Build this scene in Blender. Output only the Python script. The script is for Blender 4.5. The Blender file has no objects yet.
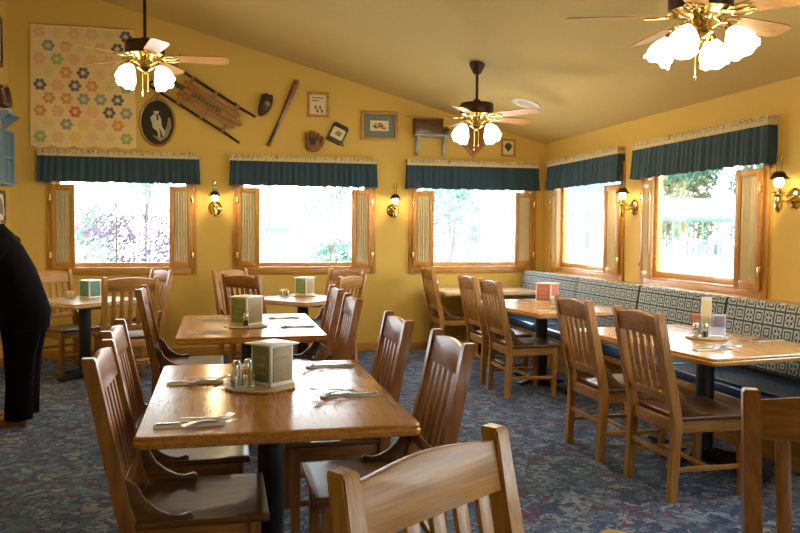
import bpy, bmesh, math, random
from mathutils import Vector, Matrix, Euler
PI = math.pi
R = math.radians
random.seed(7)
S = bpy.context.scene
COL = S.collection

# ------------------------------------------------------------------ node helpers
def new_mat(name):
    m = bpy.data.materials.new(name); m.use_nodes = True
    nt = m.node_tree
    return m, nt, nt.nodes['Principled BSDF']

def N(nt, t, **kw):
    n = nt.nodes.new(t)
    for k, v in kw.items():
        if k in n.inputs.keys() if hasattr(n.inputs, 'keys') else False:
            n.inputs[k].default_value = v
        else:
            setattr(n, k, v)
    return n

def setin(b, **kw):
    names = dict(col='Base Color', rough='Roughness', metal='Metallic', coat='Coat Weight', coat_r='Coat Roughness',
                 trans='Transmission Weight', ior='IOR', em='Emission Color', ems='Emission Strength', sheen='Sheen Weight',
                 spec='Specular IOR Level', sss='Subsurface Weight')
    for k, v in kw.items():
        if k in ('col', 'em'): v = (*v[:3], 1)
        b.inputs[names[k]].default_value = v

def plain(name, col, rough=.5, metal=0, bump=0, bscale=60, var=.0, **kw):
    m, nt, b = new_mat(name)
    setin(b, col=col, rough=rough, metal=metal, **kw)
    tc = nt.nodes.new('ShaderNodeTexCoord')
    no = nt.nodes.new('ShaderNodeTexNoise'); no.inputs['Scale'].default_value = bscale; no.inputs['Detail'].default_value = 4
    nt.links.new(tc.outputs['Object'], no.inputs['Vector'])
    if bump:
        bp = nt.nodes.new('ShaderNodeBump'); bp.inputs['Strength'].default_value = bump; bp.inputs['Distance'].default_value = .01
        nt.links.new(no.outputs['Fac'], bp.inputs['Height']); nt.links.new(bp.outputs['Normal'], b.inputs['Normal'])
    if var:
        mx = nt.nodes.new('ShaderNodeMix'); mx.data_type = 'RGBA'
        mx.inputs[6].default_value = (*[c * (1 - var) for c in col], 1); mx.inputs[7].default_value = (*[min(1, c * (1 + var)) for c in col], 1)
        nt.links.new(no.outputs['Fac'], mx.inputs[0]); nt.links.new(mx.outputs[2], b.inputs['Base Color'])
    return m

def wood(name, c1, c2, axis='x', rough=.3, coat=.3, scale=1.0, bump=.03):
    m, nt, b = new_mat(name)
    setin(b, rough=rough, coat=coat, coat_r=.2)
    L = nt.links.new
    tc = nt.nodes.new('ShaderNodeTexCoord'); oi = nt.nodes.new('ShaderNodeObjectInfo')
    ad = nt.nodes.new('ShaderNodeVectorMath'); ad.operation = 'ADD'
    ml = nt.nodes.new('ShaderNodeVectorMath'); ml.operation = 'SCALE'; ml.inputs['Scale'].default_value = 3.0
    cb = nt.nodes.new('ShaderNodeCombineXYZ')
    for i in range(3): L(oi.outputs['Random'], cb.inputs[i])
    L(cb.outputs[0], ml.inputs[0]); L(tc.outputs['Object'], ad.inputs[0]); L(ml.outputs[0], ad.inputs[1])
    def stretched(lo, hi):
        mp = nt.nodes.new('ShaderNodeMapping')
        v = [hi * scale] * 3; v['xyz'.index(axis)] = lo * scale
        mp.inputs['Scale'].default_value = v
        L(ad.outputs[0], mp.inputs['Vector']); return mp
    a = stretched(1.2, 9)
    n1 = nt.nodes.new('ShaderNodeTexNoise'); n1.inputs['Scale'].default_value = 1.0; n1.inputs['Detail'].default_value = 3; n1.inputs['Distortion'].default_value = .6
    L(a.outputs[0], n1.inputs['Vector'])
    sn = nt.nodes.new('ShaderNodeMath'); sn.operation = 'MULTIPLY'; sn.inputs[1].default_value = 42
    L(n1.outputs['Fac'], sn.inputs[0])
    si = nt.nodes.new('ShaderNodeMath'); si.operation = 'SINE'; L(sn.outputs[0], si.inputs[0])
    bpx = stretched(7, 150)
    n2 = nt.nodes.new('ShaderNodeTexNoise'); n2.inputs['Scale'].default_value = 1.0; n2.inputs['Detail'].default_value = 5
    L(bpx.outputs[0], n2.inputs['Vector'])
    ma = nt.nodes.new('ShaderNodeMath'); ma.operation = 'MULTIPLY_ADD'; ma.inputs[1].default_value = .13
    L(si.outputs[0], ma.inputs[0]); L(n2.outputs['Fac'], ma.inputs[2])
    rp = nt.nodes.new('ShaderNodeValToRGB')
    rp.color_ramp.elements[0].position = .3; rp.color_ramp.elements[0].color = (*c2, 1)
    rp.color_ramp.elements[1].position = .68; rp.color_ramp.elements[1].color = (*c1, 1)
    L(ma.outputs[0], rp.inputs[0]); L(rp.outputs[0], b.inputs['Base Color'])
    if bump:
        bu = nt.nodes.new('ShaderNodeBump'); bu.inputs['Strength'].default_value = bump; bu.inputs['Distance'].default_value = .002
        L(n2.outputs['Fac'], bu.inputs['Height']); L(bu.outputs['Normal'], b.inputs['Normal'])
    return m

def wood3(name, c1, c2, **kw):
    return {a: wood(name + '_' + a, c1, c2, a, **kw) for a in 'xyz'}

# ------------------------------------------------------------------ materials
OAK = wood3('shaded_chair_oak', (.32, .122, .020), (.20, .070, .010), rough=.36, coat=.12)  # chair wood darkened in colour for the chairs standing in dimmer light
LIT_OAK = wood3('lit_chair_oak', (.46, .225, .046), (.31, .138, .024), rough=.42, coat=.12)  # same chair wood, brighter light put into its colour
SEATW = wood3('seat_oak', (.15, .062, .014), (.09, .034, .008), rough=.3, coat=.1)
TOPW = wood3('tabletop_oak', (.52, .218, .034), (.38, .145, .021), rough=.2, coat=.4, bump=0)
HONEY = wood3('booth_top_oak', (.66, .38, .13), (.50, .25, .07), rough=.2, coat=.3, bump=0)
PALETOP = wood3('pale_laminate', (.62, .43, .25), (.50, .32, .16), rough=.25, coat=.3, bump=0)
TRIM = wood3('trim_oak', (.52, .262, .048), (.37, .165, .026), rough=.4)
SLEDW = wood3('sled_wood', (.36, .17, .045), (.22, .09, .02), rough=.5, coat=0)
BLADEW = wood3('blade_wood', (.50, .26, .075), (.36, .165, .04), rough=.35)
DARKW = wood3('dark_wood', (.10, .035, .015), (.05, .016, .008), rough=.4)
BATW = wood3('bat_wood', (.22, .085, .03), (.11, .035, .012), rough=.35)
M_WALL = plain('yellow_wall_paint', (.65, .45, .10), .75, bump=.08, bscale=55, var=.04)
M_CEIL = plain('ceiling_paint', (.60, .47, .18), .85, bump=.3, bscale=38, var=.05)
M_BLACK = plain('black_metal', (.012, .012, .014), .45, bump=.02)
M_BRASS = plain('brass', (.66, .48, .17), .18, 1.0, var=.1)
M_BRONZE = plain('dark_bronze', (.06, .030, .017), .4, .6, var=.2)
M_STEEL = plain('cutlery_steel', (.40, .40, .42), .25, 1.0)
M_CHROME = plain('chrome', (.8, .8, .82), .1, 1.0)
M_WHITE = plain('white_plastic', (.82, .82, .80), .35)
M_NAPKIN = plain('paper_napkin', (.70, .62, .48), .9, bump=.1, bscale=200)
M_VINYL = plain('blue_vinyl', (.014, .060, .17), .26, bump=.08, bscale=25, coat=.1)
M_TEAL = plain('teal_drape_cloth', (.020, .052, .080), .85, bump=.1, bscale=300, var=.2)
M_SHEER = plain('beige_gathered_cloth', (.62, .54, .35), .9, var=.15, bscale=14)
M_BLACKCLOTH = plain('black_cloth', (.0025, .0025, .003), .95, spec=.08)
M_SKIN = plain('skin', (.55, .30, .20), .5, sss=.05)
M_HAIR = plain('brown_hair', (.10, .055, .025), .6, var=.4, bscale=120)
M_SHOE = plain('brown_leather_shoe', (.14, .055, .025), .45)
M_BLUEWOOD = plain('blue_painted_wood', (.17, .29, .42), .6, var=.12, bscale=12)
M_GREYBLUE = plain('grey_blue_painted_wood', (.36, .40, .38), .6, var=.1, bscale=12)
M_LEATHER1 = plain('dark_leather', (.035, .015, .009), .5, bump=.2, bscale=40)
M_LEATHER2 = plain('tan_leather', (.20, .085, .03), .55, bump=.25, bscale=40, var=.3)
M_CREAM = plain('cream_paper', (.72, .62, .40), .9, var=.06)
M_INK = plain('dark_ink', (.05, .035, .02), .9)
M_GILT = plain('gilt_frame', (.45, .30, .09), .4, .5)
M_MAT = plain('grey_blue_mat', (.16, .20, .17), .9)
M_PHOTO = plain('dark_photo_ground', (.022, .02, .011), .85, var=.5, bscale=9)
M_PHOTOPALE = plain('pale_photo_tone', (.50, .45, .28), .6, var=.15, bscale=20)
M_PHOTOMID = plain('mid_photo_tone', (.26, .22, .12), .6, var=.3, bscale=20)
M_GREENINK = plain('faded_green_paint', (.045, .07, .02), .8)
M_QUILT = plain('quilt_cream', (.78, .60, .27), .95, bump=.35, bscale=45, var=.05)
M_SAGE = plain('sage_card', (.19, .26, .21), .5, var=.2, bscale=30)
M_GREENCARD = plain('green_card', (.20, .33, .13), .5, var=.4, bscale=20)
M_TANCARD = plain('tan_card', (.40, .33, .20), .5, var=.2, bscale=22)
M_TEALCARD = plain('teal_card', (.10, .26, .26), .5, var=.4, bscale=22)
M_PINK = plain('pink_card', (.72, .27, .25), .5, var=.2, bscale=25)
M_ROSE = plain('dusty_rose_card', (.42, .20, .17), .5, var=.2, bscale=25)
M_ORANGE = plain('coral_card', (.78, .26, .13), .5, var=.2, bscale=25)
M_PURPLE = plain('lavender_card', (.40, .33, .56), .5, var=.2, bscale=25)
M_DKPURPLE = plain('pale_lavender_border', (.62, .58, .76), .5)
M_YELLOW = plain('yellow_packet', (.80, .58, .05), .6, var=.15)
M_LEAFLET = plain('pale_leaflet', (.66, .68, .60), .7, var=.12, bscale=40)
M_PEPPER = plain('pepper_grounds', (.05, .04, .035), .9)
M_SALT = plain('salt_grains', (.8, .8, .78), .9)
M_PLANT = plain('dark_green_leaf', (.03, .07, .025), .6)
M_TRAY = wood3('tray_wood', (.62, .47, .26), (.50, .36, .17), rough=.35)
M_SPEAKER = plain('white_grille', (.60, .57, .48), .6, bump=.3, bscale=250)
FLOWER = [plain('quilt_patch_%d' % i, c, .95, bump=.2, bscale=60) for i, c in enumerate([
    (.62, .30, .12), (.30, .45, .20), (.74, .40, .28), (.26, .32, .34), (.72, .52, .18), (.55, .15, .12), (.76, .48, .34), (.72, .44, .30), (.66, .60, .28), (.12, .14, .22)])]
M_PATCHY = plain('quilt_patch_yellow', (.74, .52, .14), .95)

def glass_mat(name, tint=(1, 1, 1), rough=0.02, f=.06):
    m = bpy.data.materials.new(name); m.use_nodes = True; nt = m.node_tree; nt.nodes.clear()
    o = nt.nodes.new('ShaderNodeOutputMaterial'); mx = nt.nodes.new('ShaderNodeMixShader')
    t = nt.nodes.new('ShaderNodeBsdfTransparent'); t.inputs[0].default_value = (*tint, 1)
    g = nt.nodes.new('ShaderNodeBsdfGlossy'); g.inputs['Roughness'].default_value = rough
    lw = nt.nodes.new('ShaderNodeLayerWeight'); lw.inputs['Blend'].default_value = .25
    ad = nt.nodes.new('ShaderNodeMath'); ad.operation = 'MULTIPLY_ADD'; ad.inputs[1].default_value = .5; ad.inputs[2].default_value = f * .4
    nt.links.new(lw.outputs['Fresnel'], ad.inputs[0]); nt.links.new(ad.outputs[0], mx.inputs[0])
    nt.links.new(t.outputs[0], mx.inputs[1]); nt.links.new(g.outputs[0], mx.inputs[2]); nt.links.new(mx.outputs[0], o.inputs[0])
    return m
M_PANE = glass_mat('window_glass', (.97, .99, .98))
M_GLASS = glass_mat('clear_glass', (.95, .96, .94), f=.15)

def emit(name, col, s, base=(.9, .85, .75)):
    m, nt, b = new_mat(name)
    setin(b, col=base, rough=.4, em=col, ems=s)
    tc = nt.nodes.new('ShaderNodeTexCoord'); no = nt.nodes.new('ShaderNodeTexNoise'); no.inputs['Scale'].default_value = 12
    nt.links.new(tc.outputs['Object'], no.inputs['Vector'])
    mx = nt.nodes.new('ShaderNodeMix'); mx.data_type = 'RGBA'
    mx.inputs[6].default_value = (*[c * .92 for c in col], 1); mx.inputs[7].default_value = (*col, 1)
    nt.links.new(no.outputs['Fac'], mx.inputs[0]); nt.links.new(mx.outputs[2], b.inputs['Emission Color'])
    return m
M_SHADE = emit('lit_frosted_glass', (1.0, .86, .62), 5.0)
M_BULB = emit('lit_bulb', (1.0, .88, .66), 16.0)

def carpet_mat():
    m, nt, b = new_mat('patterned_carpet')
    setin(b, rough=1.0, spec=.1, sheen=.15)
    L = nt.links.new
    tc = nt.nodes.new('ShaderNodeTexCoord')
    no = nt.nodes.new('ShaderNodeTexNoise'); no.inputs['Scale'].default_value = 6.5; no.inputs['Detail'].default_value = 2
    L(tc.outputs['Object'], no.inputs['Vector'])
    sc = nt.nodes.new('ShaderNodeVectorMath'); sc.operation = 'MULTIPLY_ADD'
    sc.inputs[1].default_value = (.42, .42, .42); L(no.outputs['Color'], sc.inputs[0]); L(tc.outputs['Object'], sc.inputs[2])
    vo = nt.nodes.new('ShaderNodeTexVoronoi'); vo.inputs['Scale'].default_value = 15
    L(sc.outputs[0], vo.inputs['Vector'])
    sp = nt.nodes.new('ShaderNodeSeparateColor'); L(vo.outputs['Color'], sp.inputs[0])
    rp = nt.nodes.new('ShaderNodeValToRGB'); rp.color_ramp.interpolation = 'CONSTANT'
    cols = [(0, (.062, .108, .20)), (.22, (.016, .034, .125)), (.38, (.125, .175, .25)), (.54, (.040, .088, .165)), (.69, (.10, .022, .048)), (.76, (.18, .215, .30)), (.87, (.022, .065, .11)), (.95, (.23, .205, .19))]
    cr = rp.color_ramp
    cr.elements[0].position, cr.elements[0].color = cols[0][0], (*cols[0][1], 1)
    cr.elements[1].position, cr.elements[1].color = cols[1][0], (*cols[1][1], 1)
    for p, c in cols[2:]:
        e = cr.elements.new(p); e.color = (*c, 1)
    L(sp.outputs[0], rp.inputs[0])
    v2 = nt.nodes.new('ShaderNodeTexVoronoi'); v2.feature = 'DISTANCE_TO_EDGE'; v2.inputs['Scale'].default_value = 9.5
    L(sc.outputs[0], v2.inputs['Vector'])
    r2 = nt.nodes.new('ShaderNodeValToRGB'); r2.color_ramp.elements[0].position = .03; r2.color_ramp.elements[0].color = (1, 1, 1, 1)
    r2.color_ramp.elements[1].position = .07; r2.color_ramp.elements[1].color = (0, 0, 0, 1)
    L(v2.outputs['Distance'], r2.inputs[0])
    mx = nt.nodes.new('ShaderNodeMix'); mx.data_type = 'RGBA'; mx.inputs[7].default_value = (.010, .022, .075, 1)
    L(r2.outputs[0], mx.inputs[0]); L(rp.outputs[0], mx.inputs[6])
    n3 = nt.nodes.new('ShaderNodeTexNoise'); n3.inputs['Scale'].default_value = 90; n3.inputs['Detail'].default_value = 4
    L(tc.outputs['Object'], n3.inputs['Vector'])
    m3 = nt.nodes.new('ShaderNodeMix'); m3.data_type = 'RGBA'; m3.blend_type = 'OVERLAY'; m3.inputs[0].default_value = .75
    L(mx.outputs[2], m3.inputs[6]); L(n3.outputs['Fac'], m3.inputs[7]); L(m3.outputs[2], b.inputs['Base Color'])
    bu = nt.nodes.new('ShaderNodeBump'); bu.inputs['Strength'].default_value = .5; bu.inputs['Distance'].default_value = .01
    L(n3.outputs['Fac'], bu.inputs['Height']); L(bu.outputs['Normal'], b.inputs['Normal'])
    return m
M_CARPET = carpet_mat()

def upholstery_mat():
    """grid of squares: outlined squares alternate with four-petal crosses, in UV metres"""
    m, nt, b = new_mat('geometric_upholstery')
    setin(b, rough=.9)
    L = nt.links.new
    uv = nt.nodes.new('ShaderNodeUVMap'); sp = nt.nodes.new('ShaderNodeSeparateXYZ'); L(uv.outputs[0], sp.inputs[0])
    def mth(op, a, bb=None, c=None):
        n = nt.nodes.new('ShaderNodeMath'); n.operation = op
        for i, x in enumerate((a, bb, c)):
            if x is None: continue
            if isinstance(x, (int, float)): n.inputs[i].default_value = x
            else: L(x, n.inputs[i])
        return n.outputs[0]
    K = 1 / .10
    u = mth('MULTIPLY', sp.outputs[0], K); v = mth('MULTIPLY', sp.outputs[1], K)
    fu = mth('SUBTRACT', mth('FRACT', u), .5); fv = mth('SUBTRACT', mth('FRACT', v), .5)
    par = mth('GREATER_THAN', mth('MODULO', mth('ABSOLUTE', mth('ADD', mth('FLOOR', u), mth('FLOOR', v))), 2), .5)
    au = mth('ABSOLUTE', fu); av = mth('ABSOLUTE', fv); mxx = mth('MAXIMUM', au, av)
    border = mth('GREATER_THAN', mxx, .43)
    ring = mth('MULTIPLY', mth('GREATER_THAN', mxx, .20), mth('LESS_THAN', mxx, .31))
    dot = mth('LESS_THAN', mxx, .06)
    sq = mth('MAXIMUM', ring, dot)
    pu = mth('ABSOLUTE', mth('SUBTRACT', au, .17)); pv = mth('ABSOLUTE', mth('SUBTRACT', av, .17))
    petal = mth('LESS_THAN', mth('MAXIMUM', pu, pv), .10)
    tips = mth('LESS_THAN', mth('MAXIMUM', mth('ABSOLUTE', mth('SUBTRACT', mxx, .34)), mth('MULTIPLY', mth('MINIMUM', au, av), .8)), .05)
    cr = mth('MAXIMUM', petal, tips)
    pat = mth('ADD', mth('MULTIPLY', par, sq), mth('MULTIPLY', mth('SUBTRACT', 1, par), cr))
    dark = mth('MAXIMUM', border, mth('MINIMUM', pat, 1))
    mx = nt.nodes.new('ShaderNodeMix'); mx.data_type = 'RGBA'
    mx.inputs[6].default_value = (.42, .47, .49, 1); mx.inputs[7].default_value = (.04, .06, .08, 1)
    L(dark, mx.inputs[0])
    no = nt.nodes.new('ShaderNodeTexNoise'); no.inputs['Scale'].default_value = 350; L(uv.outputs[0], no.inputs['Vector'])
    m2 = nt.nodes.new('ShaderNodeMix'); m2.data_type = 'RGBA'; m2.blend_type = 'OVERLAY'; m2.inputs[0].default_value = .4
    L(mx.outputs[2], m2.inputs[6]); L(no.outputs['Fac'], m2.inputs[7]); L(m2.outputs[2], b.inputs['Base Color'])
    return m
M_UPH = upholstery_mat()

def band_mat():
    m, nt, b = new_mat('stencilled_band_cloth'); setin(b, rough=.9)
    L = nt.links.new
    tc = nt.nodes.new('ShaderNodeTexCoord'); mp = nt.nodes.new('ShaderNodeMapping'); mp.inputs['Scale'].default_value = (26, 8, 30)
    L(tc.outputs['Object'], mp.inputs[0])
    no = nt.nodes.new('ShaderNodeTexNoise'); no.inputs['Scale'].default_value = 1.6; no.inputs['Detail'].default_value = 3; no.inputs['Distortion'].default_value = 1.5
    L(mp.outputs[0], no.inputs['Vector'])
    sp = nt.nodes.new('ShaderNodeSeparateXYZ'); L(tc.outputs['Object'], sp.inputs[0])
    g = nt.nodes.new('ShaderNodeMath'); g.operation = 'GREATER_THAN'; g.inputs[1].default_value = .305; L(sp.outputs[2], g.inputs[0])
    rp = nt.nodes.new('ShaderNodeValToRGB'); rp.color_ramp.elements[0].position = .49; rp.color_ramp.elements[0].color = (0, 0, 0, 1)
    rp.color_ramp.elements[1].position = .58; rp.color_ramp.elements[1].color = (1, 1, 1, 1); L(no.outputs['Fac'], rp.inputs[0])
    mu = nt.nodes.new('ShaderNodeMath'); mu.operation = 'MULTIPLY'; L(rp.outputs[0], mu.inputs[0]); L(g.outputs[0], mu.inputs[1])
    mx = nt.nodes.new('ShaderNodeMix'); mx.data_type = 'RGBA'; mx.inputs[6].default_value = (.58, .48, .28, 1); mx.inputs[7].default_value = (.20, .145, .06, 1)
    L(mu.outputs[0], mx.inputs[0]); L(mx.outputs[2], b.inputs['Base Color'])
    return m
M_BAND = band_mat()

# ------------------------------------------------------------------ mesh builder
class B:
    def __init__(s):
        s.bm = bmesh.new(); s.uv = None
    def _new(s, before, mat=0, M=None):
        nv = [v for v in s.bm.verts if v.index < 0 or v not in before]
    def box(s, c, d, bev=0, rot=None, mi=0, seg=2):
        b2 = bmesh.new(); bmesh.ops.create_cube(b2, size=1)
        bmesh.ops.scale(b2, vec=Vector(d), verts=b2.verts)
        if bev:
            bmesh.ops.bevel(b2, geom=list(b2.edges), offset=min(bev, min(d) * .49), segments=seg, profile=.5, affect='EDGES')
        return s._merge(b2, c, rot, mi)
    def _merge(s, b2, c=(0, 0, 0), rot=None, mi=0):
        M = Matrix.Translation(Vector(c))
        if rot is not None: M = M @ (rot.to_4x4() if hasattr(rot, 'to_4x4') else Euler(rot).to_matrix().to_4x4())
        b2.transform(M)
        vs = [s.bm.verts.new(v.co) for v in b2.verts]
        b2.verts.index_update()
        for f in b2.faces:
            try:
                nf = s.bm.faces.new([vs[v.index] for v in f.verts]); nf.material_index = mi
            except ValueError: pass
        b2.free(); return s
    def grid(s, rows, mi=0, closed_u=False, closed_v=False):
        vr = [[s.bm.verts.new(p) for p in r] for r in rows]
        nr = len(vr); nc = len(vr[0])
        for i in range(nr if closed_v else nr - 1):
            for j in range(nc if closed_u else nc - 1):
                a, b_, c, d = vr[i][j], vr[i][(j + 1) % nc], vr[(i + 1) % nr][(j + 1) % nc], vr[(i + 1) % nr][j]
                try: s.bm.faces.new((a, b_, c, d)).material_index = mi
                except ValueError: pass
        return vr
    def cap(s, ring, mi=0, flip=False):
        try: s.bm.faces.new(ring[::-1] if flip else ring).material_index = mi
        except ValueError: pass
    def tube(s, pts, r, n=8, mi=0, cap=True, flat=1.0, up=None):
        pts = [Vector(p) for p in pts]
        rs = r if isinstance(r, (list, tuple)) else [r] * len(pts)
        rows = []
        ref = Vector(up) if up else None
        for i, p in enumerate(pts):
            t = (pts[min(i + 1, len(pts) - 1)] - pts[max(i - 1, 0)]).normalized()
            if ref is None:
                ref = Vector((0, 0, 1)) if abs(t.z) < .9 else Vector((1, 0, 0))
            x = t.cross(ref)
            if x.length < 1e-5: x = t.orthogonal()
            x.normalize(); y = x.cross(t).normalized(); ref = y if not up else ref
            rows.append([p + x * math.cos(2 * PI * k / n) * rs[i] + y * math.sin(2 * PI * k / n) * rs[i] * flat for k in range(n)])
        v = s.grid(rows, mi, closed_u=True)
        if cap: s.cap(v[0], mi, True); s.cap(v[-1], mi)
        return s
    def lathe(s, prof, n=20, c=(0, 0, 0), rot=None, mi=0, wav=None):
        M = Matrix.Translation(Vector(c))
        if rot is not None: M = M @ (rot.to_4x4() if hasattr(rot, 'to_4x4') else Euler(rot).to_matrix().to_4x4())
        rows = []
        for i, (r, z) in enumerate(prof):
            row = []
            for k in range(n):
                a = 2 * PI * k / n; rr, zz = r, z
                if wav: rr, zz = wav(i, a, r, z)
                row.append(M @ Vector((rr * math.cos(a), rr * math.sin(a), zz)))
            rows.append(row)
        v = s.grid(rows, mi, closed_u=True)
        if prof[0][0] > 1e-4: s.cap(v[0], mi, True)
        if prof[-1][0] > 1e-4: s.cap(v[-1], mi)
        return s
    def prism(s, poly, h0, h1, M=None, mi=0, bev=0):
        """poly in local xy, extruded h0..h1 in local z, then M"""
        b2 = bmesh.new()
        lo = [b2.verts.new((x, y, h0)) for x, y in poly]; hi = [b2.verts.new((x, y, h1)) for x, y in poly]
        n = len(poly)
        b2.faces.new(lo[::-1]); b2.faces.new(hi)
        for i in range(n): b2.faces.new((lo[i], lo[(i + 1) % n], hi[(i + 1) % n], hi[i]))
        bmesh.ops.recalc_face_normals(b2, faces=b2.faces)
        if bev:
            bmesh.ops.bevel(b2, geom=list(b2.edges), offset=bev, segments=2, profile=.5, affect='EDGES')
        if M is not None: b2.transform(M)
        return s._merge(b2, mi=mi)
    def loft(s, secs, mi=0):
        """secs: list of rings (equal count)"""
        v = s.grid(secs, mi, closed_u=True); s.cap(v[0], mi, True); s.cap(v[-1], mi); return s
    def build(s, name, mats, parent=None, smooth=40, loc=None, rot=None, merge=False):
        if merge: bmesh.ops.remove_doubles(s.bm, verts=s.bm.verts, dist=1e-4)
        bmesh.ops.recalc_face_normals(s.bm, faces=s.bm.faces)
        me = bpy.data.meshes.new(name); s.bm.to_mesh(me); s.bm.free()
        for m in (mats if isinstance(mats, (list, tuple)) else [mats]): me.materials.append(m)
        if smooth:
            for p in me.polygons: p.use_smooth = True
            me.set_sharp_from_angle(angle=R(smooth))
        o = bpy.data.objects.new(name, me); COL.objects.link(o)
        if parent: o.parent = parent
        if loc: o.location = loc
        if rot: o.rotation_euler = rot
        return o

def rect(x0, x1, y0, y1): return [(x0, y0), (x1, y0), (x1, y1), (x0, y1)]
def rrect(w, h, r, n=5):
    out = []
    for cx, cy, a0 in ((w / 2 - r, h / 2 - r, 0), (-w / 2 + r, h / 2 - r, 90), (-w / 2 + r, -h / 2 + r, 180), (w / 2 - r, -h / 2 + r, 270)):
        for k in range(n + 1):
            a = R(a0 + 90 * k / n); out.append((cx + r * math.cos(a), cy + r * math.sin(a)))
    return out
def circ(r, n=24, ry=None): return [(r * math.cos(2 * PI * k / n), (ry or r) * math.sin(2 * PI * k / n)) for k in range(n)]

def tag(o, label=None, cat=None, group=None, kind=None):
    if label: o['label'] = label
    if cat: o['category'] = cat
    if group: o['group'] = group
    if kind: o['kind'] = kind
    return o
def thing(name, label, cat, loc=(0, 0, 0), rz=0, group=None, rot=None):
    o = bpy.data.objects.new(name, None); COL.objects.link(o); o.empty_display_size = .1
    o.location = loc; o.rotation_euler = rot if rot else (0, 0, rz)
    return tag(o, label, cat, group)
KIDS = {}
def dup(root, loc, rz=0, label=None, group=None, rot=None):
    def cp(o, par):
        c = o.copy(); COL.objects.link(c)
        if par: c.parent = par
        for k in [x for x in bpy.data.objects if x.parent == o]: cp(k, c)
        return c
    r = cp(root, None); r.location = loc; r.rotation_euler = rot if rot else (0, 0, rz)
    if label: r['label'] = label
    if group: r['group'] = group
    return r
def structure(o): o['kind'] = 'structure'; return o

# planes: map wall-local (u, v=z, w=out of wall into the room)
XR, YB, XL, YF = 3.9, 9.05, -2.19, -3.0
def ceil_z(x): return 2.51 + .268 * (XR - x)

# ------------------------------------------------------------------ room shell
BACKW = [(-1.76, -.325, .985, 2.06), (.20, 1.715, .985, 2.06), (2.245, 3.735, .985, 2.06)]
RIGHTW = [(7.10, 8.70, .995, 2.06), (5.005, 6.645, .995, 2.06), (2.70, 4.30, .995, 2.06), (.3, 1.9, .995, 2.06), (-2.1, -.5, .995, 2.06)]
TH = .16
b = B()
def wall_piece(bm, u0, u1, z0, z1a, z1b, M):
    bm.prism([(u0, z0), (u1, z0), (u1, z1b), (u0, z1a)], 0, TH, M)
MB_ = Matrix(((1, 0, 0, 0), (0, 0, 1, YB), (0, 1, 0, 0), (0, 0, 0, 1)))      # (u,v,w)->(u, YB+w, v)
us = [XL - TH] + [x for w in BACKW for x in w[:2]] + [XR + TH]
for i in range(len(us) - 1):
    u0, u1 = us[i], us[i + 1]
    if i % 2 == 0: wall_piece(b, u0, u1, -.1, ceil_z(u0) + .02, ceil_z(u1) + .02, MB_)
    else:
        w = BACKW[i // 2]
        wall_piece(b, u0, u1, -.1, w[2], w[2], MB_); wall_piece(b, u0, u1, w[3], ceil_z(u0) + .02, ceil_z(u1) + .02, MB_)
structure(b.build('wall_back', M_WALL, smooth=0))
b = B()
MR_ = Matrix(((0, 0, 1, XR), (1, 0, 0, 0), (0, 1, 0, 0), (0, 0, 0, 1)))      # (u,v,w)->(XR+w, u, v)
rw = sorted(RIGHTW)
us = [YF - TH] + [x for w in rw for x in w[:2]] + [YB]
top = ceil_z(XR) + .02
for i in range(len(us) - 1):
    u0, u1 = us[i], us[i + 1]
    if i % 2 == 0: wall_piece(b, u0, u1, -.1, top, top, MR_)
    else:
        w = rw[i // 2]; wall_piece(b, u0, u1, -.1, w[2], w[2], MR_); wall_piece(b, u0, u1, w[3], top, top, MR_)
structure(b.build('wall_right', M_WALL, smooth=0))
b = B(); b.box((XL - TH / 2, (YF + YB) / 2, 2.05), (TH, YB - YF, 4.3)); structure(b.build('wall_left', M_WALL, smooth=0))
b = B()
MF_ = Matrix(((1, 0, 0, 0), (0, 0, -1, YF), (0, 1, 0, 0), (0, 0, 0, 1)))
FILLW = [(1.9, 3.1, 1.0, 1.9)]  # unseen window added for fill light from behind the camera
us = [XL - TH] + [x for w in FILLW for x in w[:2]] + [XR + TH]
for i in range(len(us) - 1):
    u0, u1 = us[i], us[i + 1]
    if i % 2 == 0: wall_piece(b, u0, u1, -.1, ceil_z(u0) + .02, ceil_z(u1) + .02, MF_)
    else:
        w = FILLW[i // 2]; wall_piece(b, u0, u1, -.1, w[2], w[2], MF_); wall_piece(b, u0, u1, w[3], ceil_z(u0) + .02, ceil_z(u1) + .02, MF_)
structure(b.build('wall_front', M_WALL, smooth=0))
b = B()
x0, x1 = XL - TH, XR + TH
b.prism([(x0, ceil_z(x0)), (x1, ceil_z(x1)), (x1, ceil_z(x1) + .15), (x0, ceil_z(x0) + .15)], YF - TH, YB + TH,
        Matrix(((1, 0, 0, 0), (0, 0, 1, 0), (0, 1, 0, 0), (0, 0, 0, 1))))
structure(b.build('ceiling', M_CEIL, smooth=0))
b = B(); b.box(((XL + XR) / 2, (YF + YB) / 2, -.05), (XR - XL, YB - YF, .1)); structure(b.build('floor', M_CARPET, smooth=0))
b = B(); b.box(((XL + 3.2) / 2 + .0, YB - .008, .05), (3.2 - XL - .03, .016, .1), .004); structure(b.build('baseboard_back', TRIM['x'], smooth=30))
b = B(); b.box((XL + .008, (YF + YB) / 2, .05), (.016, YB - YF - .05, .1), .004); structure(b.build('baseboard_left', TRIM['y'], smooth=30))

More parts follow.
